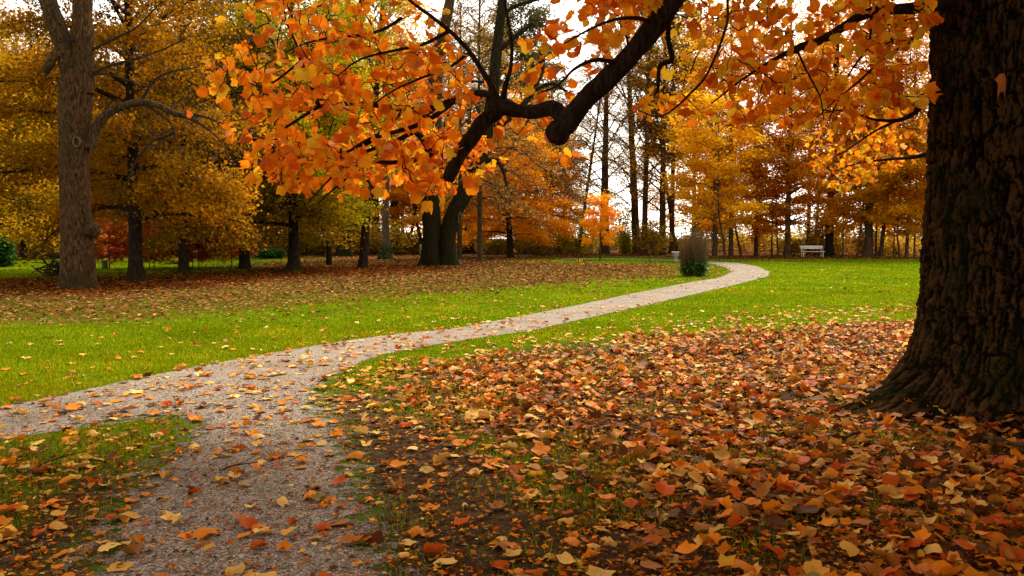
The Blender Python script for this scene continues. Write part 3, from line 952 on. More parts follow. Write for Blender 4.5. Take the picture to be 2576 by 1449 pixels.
T('slim_tree', 2280, 647, 9, 'edge_two', 18, 'c_gold', 'bark_dark', "dark straight trunk, third right of the leaning trunk", EDGE, lean=14, flare=.1)
T('slim_tree', 2300, 647, 5, 'thin', 8, 'c_orange', 'bark_dark', "thin Y forked stem near the huge foreground trunk", EDGE, flare=.2)
T('beech_tree', 2338, 647, 24, 'edge', 21, 'c_orange', 'bark_dark', "thick dark trunk half hidden by the edge of the huge foreground trunk", EDGE, flare=.4)
T('beech_tree', 2470, 646, 20, 'edge_two', 22, 'c_gold', 'bark_dark', "golden tree hidden behind the huge foreground trunk", EDGE)
T('beech_tree', 2680, 647, 22, 'edge', 21, 'c_orange', 'bark_dark', "orange tree beyond the huge foreground trunk, outside the view", EDGE)
# second line of the wood on the right
for k, (u, v, kind, H, cm, lab) in enumerate([
        (1745, 633, 'edge', 21, 'c_gold', "gold crown filling the gap above the twiggy shrub"),
        (2235, 631, 'edge_two', 20, 'c_gold', "thin gold crown against white sky right of the leaning trunk"),
        (1420, 629, 'bare', 18, 'c_sparse', "bare twiggy crown behind the bushy stems left of the bright orange sapling"),
        (1070, 631, 'edge', 21, 'c_gold', "gold crown seen behind the thick twin trunk"),
        (1130, 630, 'bare', 26, 'c_sparse', "tall bare crown of fine upright twigs against the sky above the twin trunk"),
        (1220, 630, 'bare', 27, 'c_sparse', "tall bare crown of fine upright twigs left of the twin tree's mossy fork"),
        (1000, 629, 'edge_two', 24, 'c_lime', "yellow-green crown glowing behind the orange foreground leaves"),
        (760, 629, 'edge', 24, 'c_lime', "tall yellow-green crown high above the fourth row trunk"),
        (560, 628, 'edge_two', 23, 'c_olive', "tall thin brown crown with sky showing through above the second row trunk"),
        (330, 627, 'edge', 24, 'c_umber', "tall golden-brown crown behind the arching bough of the big grey tree"),
        (130, 627, 'edge_two', 24, 'c_umber', "tall golden-brown crown left of the big grey tree's fork")]):
    T('beech_tree', u, v, 13, kind, H, cm, 'bark_dark', lab, DEEP if u < 1450 else EDGE, flare=.2)

# V shaped pair of crossing stems behind the twin trunk
g = ground_at(1045, 638)
vt = thing('crossing_tree', "two black stems leaning together like an upturned V behind the twin trunk", 'tree', tuple(g))
for sx, s in ((-1, 0), (1, 1)):
    mb, c_ = trunk_mb(.17, 9, (0, 0), 300 + s, .3, 10, bend=([0, 1.4, 3, 4.6, 9], [sx * .95 - .2, sx * .50, sx * .12, -sx * .12, -sx * .8]))
    build("stem", mb, M['bark_dark'], vt)
br, cr = proto_meshes('thin', 'c_gold', 'bark_dark')
for nm, me, mt in (("branches", br, 'bark_dark'), ("crown", cr, 'c_gold')):
    o = link(nm, me, vt, (0, 0, 0), 'stuff' if nm == 'branches' else None); o.scale = (1.3, 1.3, 1.1); set_mat(o, M[mt])

# young red trees on the strip of grass
for u, v, w, k, lab in ((275, 676, 3.2, 1.05, "red leaved sapling nearest the big grey tree, with a short guard at its foot"),
                        (376, 677, 2.6, 1.0, "red leaved sapling just right of the first row trunk, left one of a pair"),
                        (388, 674, 2.6, 1.1, "red leaved sapling just right of the first row trunk, right one of a pair"),
                        (485, 672, 2.4, .9, "red leaved sapling just right of the second row trunk, left one of a pair"),
                        (500, 676, 2.6, 1.05, "orange-red sapling just right of the second row trunk, right one of a pair"),
                        (583, 671, 2.4, .95, "pinkish red sapling just left of the third row trunk")):
    T('red_sapling', u, v, w, 'sapling', 2.0 * k, 'c_red', 'bark_dark', lab, SAP, flare=.1, cs=.95, trunk_top=.9)
sap0 = [o for o in COL.objects if o.get("label", "").startswith("red leaved sapling nearest")][0]
mb = MB(); mb.lathe([(.13, 0), (.14, .02), (.14, .42), (.125, .42), (.12, .03)], 12, (-.22, 0, 0))
M['guard'] = (lambda t: t.finish(t.principled((.10, .12, .03), .7, .2)))(NT("tree_guard"))
build("tree_guard", mb, M['guard'], sap0)

# ------------------------------------------------------------------ the big grey forked tree
def curve3(pts, n=24):
    """smooth curve through points (Catmull-Rom)"""
    p = np.asarray(pts, float)
    p = np.concatenate([[2 * p[0] - p[1]], p, [2 * p[-1] - p[-2]]])
    out = []
    m = len(p) - 3
    for k in range(m):
        a, b, c, d = p[k:k + 4]
        for s in np.linspace(0, 1, max(2, n // m), endpoint=(k == m - 1)):
            out.append(.5 * ((2 * b) + (c - a) * s + (2 * a - 5 * b + 4 * c - d) * s ** 2 + (3 * b - a - 3 * c + d) * s ** 3))
    return np.array(out)

def grow_twigs(mb, nodes, targets, r, r0=.008, sag=.05, jitter=.06, step=5, max_len=None, taper=.6):
    """connect each target to the nearest piece of wood grown so far; returns list of twig polylines"""
    nodes = np.asarray(nodes, float)
    tg = np.asarray(targets, float)
    d0 = np.array([np.min(((nodes - p) ** 2).sum(1)) for p in tg])
    twigs = []
    cap = len(nodes) + len(tg) * step
    buf = np.zeros((cap, 3)); buf[:len(nodes)] = nodes; cnt = len(nodes)
    for k in np.argsort(d0):
        p = tg[k]
        dd = ((buf[:cnt] - p) ** 2).sum(1)
        a = buf[np.argmin(dd)]
        L = math.sqrt(dd.min())
        if L < .03 or (max_len and L > max_len): continue
        s = np.linspace(0, 1, step)
        c = a + (p - a) * s[:, None] + r.normal(size=(step, 3)) * jitter * L * (s * (1 - s) * 3)[:, None]
        c[:, 2] -= sag * L * np.sin(math.pi * s)
        rr = r0 * (0.6 + .9 * min(1.5, L))
        mb.tube(c, rr * (1 - taper * s), 4, False)
        buf[cnt:cnt + step - 1] = c[1:]; cnt += step - 1
        twigs.append(c)
    return twigs

D1 = ground_at(195, 724)[1]
base1 = ground_at(195, 724)
K = D1 / FPX
def gp(u, v, dd=0.0):
    return point_at(u, v, D1 + dd) - base1
grey = thing('old_grey_tree', "big grey-brown forked tree with a burl and an arching bough, standing over brown litter", 'tree', tuple(base1))
def limb_tube(pts, px, name, mat, root, K, sides=16, n=26, foot=False, seed=0):
    c = curve3(pts, n)
    q = np.random.default_rng(seed)
    s = np.linspace(0, 1, len(c))
    rr = np.interp(s, np.linspace(0, 1, len(px)), px) * .5 * K
    mb = MB(); mb.tube(c, rr, sides, True)
    V, F = mb.data()
    V = V + (fbm(V * 2.5 + seed, 3)[:, None] - .5) * 0.25 * np.mean(rr) * np.array([1, 1, .3])
    me = make_mesh(name, V, F, mat)
    return link(name, me, root), c
# lower trunk with rooted foot
mb = MB()
rows = [(-.15, 56), (0, 50), (.08, 47), (.2, 44), (.4, 42), (.75, 40.5), (1.2, 38.5), (1.7, 37), (2.2, 36), (2.9, 35), (3.6, 34.5), (4.3, 34.5), (5.0, 35.5), (5.6, 38), (6.1, 41)]
nth = 40
th = np.arange(nth) * 2 * math.pi / nth
V = []
for z, w in rows:
    v_ = 597 + (CAM_H - z) / K
    cx = np.interp(v_, [200, 360, 500, 650, 730], [203, 199, 196, 196, 196])
    rr = w * K * (1 + .06 * np.sin(3 * th + z) + .04 * np.sin(7 * th + 2 * z) + .16 * math.exp(-max(z, 0) / .3) * np.cos(6 * th + 1))
    ctr = (cx - 195) * K
    V.append(np.stack([ctr + rr * np.cos(th), rr * np.sin(th) * .95, np.full(nth, z)], 1))
i = np.arange(nth); j = (i + 1) % nth
mb.add(np.concatenate(V), np.concatenate([np.stack([k * nth + i, k * nth + j, (k + 1) * nth + j, (k + 1) * nth + i], 1) for k in range(len(rows) - 1)]))
# leaders rise out of the trunk
for pts, px in (([gp(207, 235), gp(208, 160), gp(207, 80), gp(206, 0), gp(204, -160), gp(212, -420)], [56, 52, 49, 46, 40, 24]),
                ([gp(196, 245), gp(182, 185), gp(163, 120), gp(140, 55), gp(118, -5), gp(80, -140), gp(30, -380)], [60, 54, 48, 44, 42, 34, 20])):
    c = curve3(pts, 30)
    mb.tube(c, np.interp(np.linspace(0, 1, len(c)), np.linspace(0, 1, len(px)), px) * .5 * K, 18, True)
V, F = mb.data()
V = V + (fbm(V * 3.0, 4)[:, None] - .5) * .09
link("trunk", make_mesh("trunk", V, F, M['bark_grey']), grey)
# burl
q = np.random.default_rng(5)
def blob(c, r, seed, nu=20, nv=14, sq=(1, 1, 1), amp=.35):
    th = np.linspace(0, math.pi, nv)[:, None]; ph = np.linspace(0, 2 * math.pi, nu, endpoint=False)[None]
    D = np.stack([np.sin(th) * np.cos(ph), np.sin(th) * np.sin(ph), np.cos(th) * np.ones_like(ph)], 2).reshape(-1, 3)
    R = r * (1 + amp * (fbm(D * 2.2 + seed, 3) - .5) * 2)
    V = D * R[:, None] * np.asarray(sq) + np.asarray(c)
    i = np.arange(nu); j = (i + 1) % nu
    F = np.concatenate([np.stack([k * nu + i, k * nu + j, (k + 1) * nu + j, (k + 1) * nu + i], 1) for k in range(nv - 1)])
    return V, F
mb = MB(); mb.add(*blob(gp(231, 578, -.12), .22, 3, sq=(1, 1, 1.1))); mb.add(*blob(gp(238, 590, -.1), .10, 4))
build("burl", mb, M['bark_grey'], grey)
mb = MB()
c = gp(193, 357, -.43)
ring = curve3([c + np.array([.10 * math.cos(a), 0, .13 * math.sin(a)]) for a in np.linspace(0, 2 * math.pi, 9)], 32)
mb.tube(ring, .035, 8, False)
build("branch_scar", mb, M['bark_pale'], grey)
arch, arch_c = limb_tube([gp(224, 372), gp(233, 345), gp(247, 312), gp(272, 284), (gp(310, 266)), gp(355, 257), gp(400, 266), gp(440, 285), gp(470, 292), gp(497, 305)],
                         [34, 27, 24, 22, 20, 18, 16, 15, 13, 10], "arching_branch", M['bark_brown'], grey, K, 12, 36, seed=2)
stub, _ = limb_tube([gp(178, 172, -.1), gp(150, 132, -.2), gp(137, 142, -.25), gp(124, 162, -.3), gp(111, 182, -.3)], [22, 18, 20, 22, 20], "broken_branch", M['bark_grey'], grey, K, 10, 16, seed=3)
nodes = [arch_c]
side = [[gp(355, 257), gp(398, 283), gp(425, 305), gp(440, 332), gp(437, 362)], [gp(440, 332), gp(410, 345), gp(380, 358), gp(340, 410), gp(322, 455), gp(315, 500)],
        [gp(215, 185), gp(262, 186), gp(330, 205), gp(372, 232)], [gp(222, 100), gp(150, 104, -.5), gp(140, 112, -.6)], [gp(170, 110, -.4), gp(150, 60, -.5), gp(112, 20, -.6)],
        [gp(226, 190), gp(262, 170), gp(330, 150), gp(400, 128), gp(470, 95)], [gp(222, 130), gp(280, 100), gp(340, 70), gp(400, 10)], [gp(355, 257), gp(385, 205), gp(430, 180), gp(500, 168)],
        [gp(440, 285), gp(500, 290), gp(560, 310), gp(640, 340)], [gp(460, 290), gp(520, 322), gp(560, 360)]]
mbs = MB()
for k, s in enumerate(side):
    c = curve3(s, 18)
    mbs.tube(c, np.linspace(.05, .018, len(c)), 6, True)
    nodes.append(c)
tg = []
q = np.random.default_rng(77)
while len(tg) < 420:
    u, v = 225 + q.random() * 420, -60 + q.random() * 530
    if v > 250 + (u - 225) * .55 + 60: continue
    tg.append(gp(u, v, q.normal() * 1.6))
for _ in range(60):
    tg.append(gp(60 + q.random() * 150, -40 + q.random() * 230, q.normal() * .8 - .4))
grow_twigs(mbs, np.concatenate(nodes), tg, q, .010, sag=-.03, jitter=.08, step=6)
build("twigs", mbs, M['twig_grey'], grey, kind='stuff')

# ------------------------------------------------------------------ the mossy twin trunk
base2 = ground_at(1100, 668)
D2 = base2[1]; K2 = D2 / FPX
def tp(u, v, dd=0.0):
    return point_at(u, v, D2 + dd) - base2
twin = thing('twin_tree', "thick mossy twin trunk with one stem leaning right, past the row on brown litter", 'tree', tuple(base2))
mbA, cA = trunk_mb(24 * K2, 7.5, ((1088 - 1086) * K2, 0), 41, .35, 26, taper=.18, rootlen=.5)
V, F = mbA.data(); V = V + np.array([(1084 - 1100) * K2, 0, 0]) + (fbm(V * 2.2, 4)[:, None] - .5) * .14
link("trunk", make_mesh("trunk", V, F, M['bark_moss']), twin)
limb_tube([tp(1088, 330), tp(1092, 250), tp(1100, 160), tp(1118, 70), tp(1135, -20), tp(1150, -150)], [46, 42, 34, 28, 24, 16], "leader", M['bark_brown'], twin, K2, 12, 24, seed=6)
limb_tube([tp(1128, 672), tp(1127, 640), tp(1126, 600), tp(1138, 545), tp(1166, 490), tp(1196, 435), tp(1222, 340), tp(1240, 230), tp(1250, 120), tp(1262, 20), tp(1272, -120)],
          [62, 42, 42, 42, 42, 40, 36, 30, 27, 24, 18], "leaning_stem", M['bark_moss'], twin, K2, 18, 60, seed=7)
for k, (pts, px) in enumerate([([tp(1252, 130), tp(1275, 110), tp(1310, 80), tp(1338, 58)], [12, 13, 12, 11]), ([tp(1262, 40), tp(1290, 18), tp(1330, 4), tp(1380, -10)], [12, 10, 9, 7]),
                               ([tp(1236, 205), tp(1200, 205), tp(1150, 198)], [8, 7, 5]), ([tp(1226, 330), tp(1290, 290), tp(1340, 230), tp(1365, 160), tp(1360, 120)], [16, 16, 15, 14, 10]),
                               ([tp(1200, 430), tp(1236, 400), tp(1262, 420), tp(1275, 470)], [14, 12, 10, 6]), ([tp(1345, 225), tp(1390, 210), tp(1430, 235), tp(1450, 260)], [9, 9, 7, 4])]):
    limb_tube(pts, px, "branch", M['bark_moss'], twin, K2, 10, 16, seed=20 + k)
ringc = tp(1157, 548, -.45)
mb = MB(); mb.tube(curve3([ringc + np.array([.07 * math.cos(a) + .02 * math.sin(a), 0, .30 * math.sin(a)]) for a in np.linspace(0, 2 * math.pi, 9)], 32), .035, 8, False)
build("pruning_scar", mb, M['bark_pale'], twin)
q = np.random.default_rng(78); mb = MB()
tg = [tp(1120 + q.random() * 330, -60 + q.random() * 330, q.normal() * 2) for _ in range(330)]
tg += [tp(1215 + q.random() * 250, 340 + q.random() * 180, q.normal() * 1.6) for _ in range(160)]
nd = np.concatenate([curve3([tp(1196, 435), tp(1222, 340), tp(1240, 230), tp(1250, 120), tp(1262, 20), tp(1272, -120)], 40), curve3([tp(1226, 330), tp(1290, 290), tp(1340, 230), tp(1365, 160)], 20),
                     curve3([tp(1262, 40), tp(1290, 18), tp(1330, 4), tp(1380, -10)], 12), curve3([tp(1200, 430), tp(1236, 400), tp(1262, 420), tp(1275, 470)], 12)])
grow_twigs(mb, nd, tg, q, .014, sag=.02, jitter=.09, step=6)
build("twigs", mb, M['twig_grey'], twin, kind='stuff')

# ------------------------------------------------------------------ far wood and undergrowth (masses nobody could count)
q = np.random.default_rng(91)
Vs, Fs, Ms, off = [], [], [], 0
src = [PROTO['edge'], PROTO['broad'], PROTO['edge_two']]
for k in range(36):
    u = -500 + 1650 * q.random() if k < 32 else 1800 + 1200 * q.random()
    Y = 105 + 60 * q.random()
    X = (u - 1288) / FPX * Y
    p = src[k % 3]
    n = len(p['pos'])
    sel = q.permutation(n)[:3000]
    sc = .75 + .35 * q.random() if k < 32 else .5 + .25 * q.random()
    V, F = leaf_quads(p['pos'][sel] * sc, .62, q, .6)
    Vs.append(V + [X, Y, 0]); Fs.append(F + off); off += len(V)
    Ms.append(np.repeat(np.clip(q.random(3000) * .6 + .4 * q.random(), 0, 1), 4))
link("far_wood", make_mesh("far_wood", np.concatenate(Vs), [np.concatenate(Fs)], M['c_gold'], False, {'leafmix': ('F', np.concatenate(Ms))}), kind='stuff')

Vs, Fs, Ms, off = [], [], [], 0
stems = MB()
NB = 155
for k in range(NB):
    u = -350 + 3300 * (k + q.random()) / NB
    Y = 74 + 34 * q.random() ** 1.3
    X = (u - 1288) / FPX * Y
    right = u > 1560
    hgt = (1.4 + 4.2 * q.random() ** 1.4) if right else (1.0 + 2.2 * q.random())
    rr = 1.0 + 1.3 * q.random()
    n = int(300 + 190 * hgt)
    d = q.normal(size=(n, 3)); d /= np.linalg.norm(d, axis=1)[:, None]
    pos = d * (q.random((n, 1)) ** .45) * [rr, rr, hgt * .5] + [X, Y, hgt * .52]
    V, F = leaf_quads(pos, .24, q, .7)
    Vs.append(V); Fs.append(F + off); off += len(V)
    tone = q.random() * (.55 if not right else 1.0)
    Ms.append(np.repeat(np.clip(q.random(n) * .4 + .6 * tone, 0, 1), 4))
    for _ in range(6):
        a = q.random() * 6.28
        e = np.array([X + math.cos(a) * rr * .8, Y + math.sin(a) * rr * .8, hgt * (.7 + .5 * q.random())])
        b = np.array([X + q.normal() * .2, Y + q.normal() * .2, 0])
        stems.tube(np.stack([b, (b + e) / 2 + [0, 0, .25 * hgt], e]), [.035, .025, .01], 4, False)
M['c_under'] = mat_crown("crown_undergrowth", (.09, .085, .008), (.30, .19, .012), (.50, .22, .014))
link("undergrowth", make_mesh("undergrowth", np.concatenate(Vs), [np.concatenate(Fs)], M['c_under'], False, {'leafmix': ('F', np.concatenate(Ms))}), kind='stuff')
build("undergrowth", stems, M['bark_brown'], kind='stuff')

# the park goes on behind the viewer: unseen trees are added there to keep the light off the near trunk and litter
for X, Y, kind, H, cm, lab in ((-9, -9, 'broad', 17, 'c_olive', "unseen broad golden tree added for shade behind the viewer's left shoulder"), (3, -12, 'broad_two', 18, 'c_umber', "unseen broad brown-gold tree added for shade straight behind the viewer"),
                               (13, -6, 'broad', 18, 'c_gold', "unseen broad gold tree added for shade behind the viewer beyond the huge trunk"), (15, 7, 'broad_two', 16, 'c_orange', "unseen broad orange tree added for shade beside the huge trunk")):
    tree('beech_tree', 0, 0, .38, kind, H, cm, 'bark_dark', lab, "unseen trees added for shade", loc=(X, Y), seed=int(50 + X))

# ================================================================== THE GREAT TULIP TREE IN FRONT
tulip = thing('tulip_tree', "huge dark furrowed trunk with mossy flared foot and orange leaved boughs hanging before the lawn", 'tree',
              (TRUNK_C[0], TRUNK_C[1], 0))
TB = np.array([TRUNK_C[0], TRUNK_C[1], 0.0])
na = 380
zz = np.concatenate([np.linspace(-.12, 1.2, 110), np.linspace(1.215, 3.9, 150)[0:], np.linspace(4.05, 9.5, 40)])
nz = len(zz)
TH, ZZ = np.meshgrid(np.arange(na) * 2 * math.pi / na, zz)
zc = np.maximum(ZZ, 0)
r0 = np.interp(zc, [0, .13, .3, .47, .65, .81, 1.1, 1.6, 2.4, 3.4, 5, 9.5], [1.05, .98, .93, .885, .85, .83, .815, .80, .79, .79, .74, .55])
fl = np.exp(-zc / .24)
rootf = .0
for ang, amp, wid in ((rad(184), .62, .30), (rad(218), .16, .35), (rad(250), .14, .4), (rad(292), .18, .4), (rad(345), .4, .4), (rad(30), .4, .4), (rad(90), .4, .4), (rad(140), .35, .35)):
    da = np.angle(np.exp(1j * (TH - ang)))
    rootf = rootf + amp * np.exp(-(da / wid) ** 2)
R_ = r0 + fl * rootf + .02 * np.sin(5 * TH + .7 * ZZ)
arc = TH * .8
P3 = np.stack([np.cos(TH) * .8, np.sin(TH) * .8, ZZ], 2)
warp = (fbm(P3 * 2.2, 3) - .5) * .35
cyl = np.stack([np.cos(TH + warp * .22) * .8 * 17, np.sin(TH + warp * .22) * .8 * 17, ZZ * 3.6 + warp * 3], 2)
rid = 1 - np.abs(2 * fbm(cyl, 2, .5) - 1) * 2.4
rid = np.clip(rid, 0, 1)
rid = np.maximum(rid, np.clip(1 - np.abs(2 * vnoise(cyl * [.8, .8, 4.2] + 9) - 1) * 5, 0, 1) * .75)
fine = fbm(np.stack([P3[..., 0] * 34, P3[..., 1] * 34, ZZ * 14], 2), 3)
crack = vnoise(np.stack([P3[..., 0] * 11, P3[..., 1] * 11, ZZ * 9], 2))
def plates(nu, fv, seed):
    """bark plates: gap between the two nearest cell centres round the trunk"""
    U = TH / (2 * math.pi) * nu + (fbm(P3 * 6 + seed, 3) - .5) * 2.6
    W = ZZ * fv + (fbm(P3 * 4 + seed + 9, 3) - .5) * 2.2
    iu, iw = np.floor(U).astype(int), np.floor(W).astype(int)
    d1 = np.full(U.shape, 9.0); d2 = np.full(U.shape, 9.0); lev = np.zeros(U.shape)
    for a in (-1, 0, 1):
        for b in (-1, 0, 1):
            cu, cw = iu + a, iw + b
            h = _perm[_perm[(cu % nu) & 255] + (cw & 255)]
            dx, dy = cu + _val[h] - U, cw + _val[(h * 7 + 13) & 255] - W
            dd = np.sqrt(dx * dx + dy * dy)
            nearer = dd < d1
            d2 = np.where(nearer, d1, np.minimum(d2, dd))
            lev = np.where(nearer, _val[(h * 3 + 5) & 255], lev)
            d1 = np.where(nearer, dd, d1)
    return d2 - d1, lev
gap, lev = plates(104, 4.6, 3)
gap2, lev2 = plates(150, 15.0, 8)

amt = .036 * smooth(-.05, .3, zc) + .008
groove = 1 - smooth(.02, .30, gap)
groove2 = 1 - smooth(.0, .22, gap2)
R_ = R_ - amt * (.75 * groove + .45 * rid ** 1.6 + .30 * groove2) + .016 * (lev - .5) + .008 * (lev2 - .5) + .036 * (fine - .5) - .012 * smooth(.6, .75, crack) + .03 * (fbm(P3 * 3.1 + 5, 3) - .5)
# scar swellings on the face towards the lawn
for a0, z0, s, h in ((rad(222), 2.75, .22, -.07), (rad(222), 2.78, .42, .05), (rad(238), 1.15, .28, -.08), (rad(238), 1.12, .5, .06)):
    da = np.angle(np.exp(1j * (TH - a0))) * .8
    R_ = R_ + h * np.exp(-((da / s) ** 2 + ((ZZ - z0) / (s * .9)) ** 2) * 2)
V = np.stack([R_ * np.cos(TH), R_ * np.sin(TH), ZZ], 2).reshape(-1, 3)
i = np.arange(na); j = (i + 1) % na
F = np.concatenate([np.stack([k * na + i, k * na + j, (k + 1) * na + j, (k + 1) * na + i], 1) for k in range(nz - 1)])
t = NT("bark_furrowed")
fr = t.attr("furrow")
nn = t.noise(t.coord((1, 1, .6)), 26.0, 5, .7)
n2 = t.noise(t.coord(), 2.1, 4, .6)
cc = t.ramp(t.math('ADD', fr, t.math('MULTIPLY', t.math('SUBTRACT', nn, .5), .9)), [(.15, (.066, .034, .014)), (.40, (.034, .018, .008)), (.75, (.006, .004, .002))])
mo = t.math('MULTIPLY', t.math('ADD', t.math('MULTIPLY', t.math('SUBTRACT', n2, .48), 5.5), t.math('MULTIPLY', t.attr("moss"), .9)), t.math('ADD', .25, nn), True)
cc = t.mix(t.math('MULTIPLY', mo, .8), cc, (.007, .012, .002))
n3 = t.noise(t.coord(), 70.0, 2, .5)
cc = t.mix(t.math('MULTIPLY', t.math('SUBTRACT', n3, .66), 9.0, True), cc, (.14, .10, .07))
M['bark_furrowed'] = t.finish(t.principled(cc, 1.0, .0, t.bump(nn, .6, .015)))
moss = np.exp(-((zc - .35) / .45) ** 2) * smooth(rad(215), rad(265), TH) * (TH < rad(350))
link("trunk", make_mesh("trunk", V, [F], M['bark_furrowed'], True, {'furrow': ('F', np.clip(.7 * groove + .35 * groove2 + .4 * rid + .35 * (lev - .5), 0, 1).ravel()), 'moss': ('F', moss.ravel())}), tulip)

def LP(*rows):
    """(u, v, depth) -> local points of the tulip tree"""
    return [point_at(u, v, d) - TB for u, v, d in rows]
limb_nodes = []
def bough(name, pts, radii, n=24, sides=12, seed=0, rough=.25, mat='bark_limb', kind=None):
    c = curve3(pts, n)
    rr = np.interp(np.linspace(0, 1, len(c)), np.linspace(0, 1, len(radii)), radii)
    mb = MB(); mb.tube(c, rr, sides, True)
    V, F = mb.data()
    V = V + (np.stack([fbm(V * 9 + seed, 3), fbm(V * 9 + seed + 31, 3), fbm(V * 9 + seed + 67, 3)], 1) - .5) * rough * np.mean(rr) * 2
    o = link(name, make_mesh(name, V, F, M[mat]), tulip, None, kind)
    return o, c
_, cL = bough("limb", [np.array([-.5, -.1, 4.7]), np.array([-1.3, -.55, 5.25]), np.array([-2.2, -.95, 4.95])] + LP((1760, -120, 6.45), (1690, 0, 6.4), (1605, 118, 6.4), (1530, 195, 6.4), (1478, 248, 6.4), (1432, 300, 6.4), (1402, 340, 6.4)),
              [.17, .14, .115, .092, .080, .076, .072, .070, .076, .050], 90, 20, 1, .16)
_, cE = bough("limb", LP((1420, 300, 6.45), (1388, 272, 6.55), (1345, 282, 6.7), (1300, 278, 6.8), (1262, 268, 6.9), (1240, 286, 6.9), (1205, 318, 6.85), (1168, 372, 6.8), (1145, 410, 6.75), (1128, 452, 6.7)),
              [.060, .062, .052, .052, .064, .068, .062, .056, .054, .046], 70, 16, 2, .22)
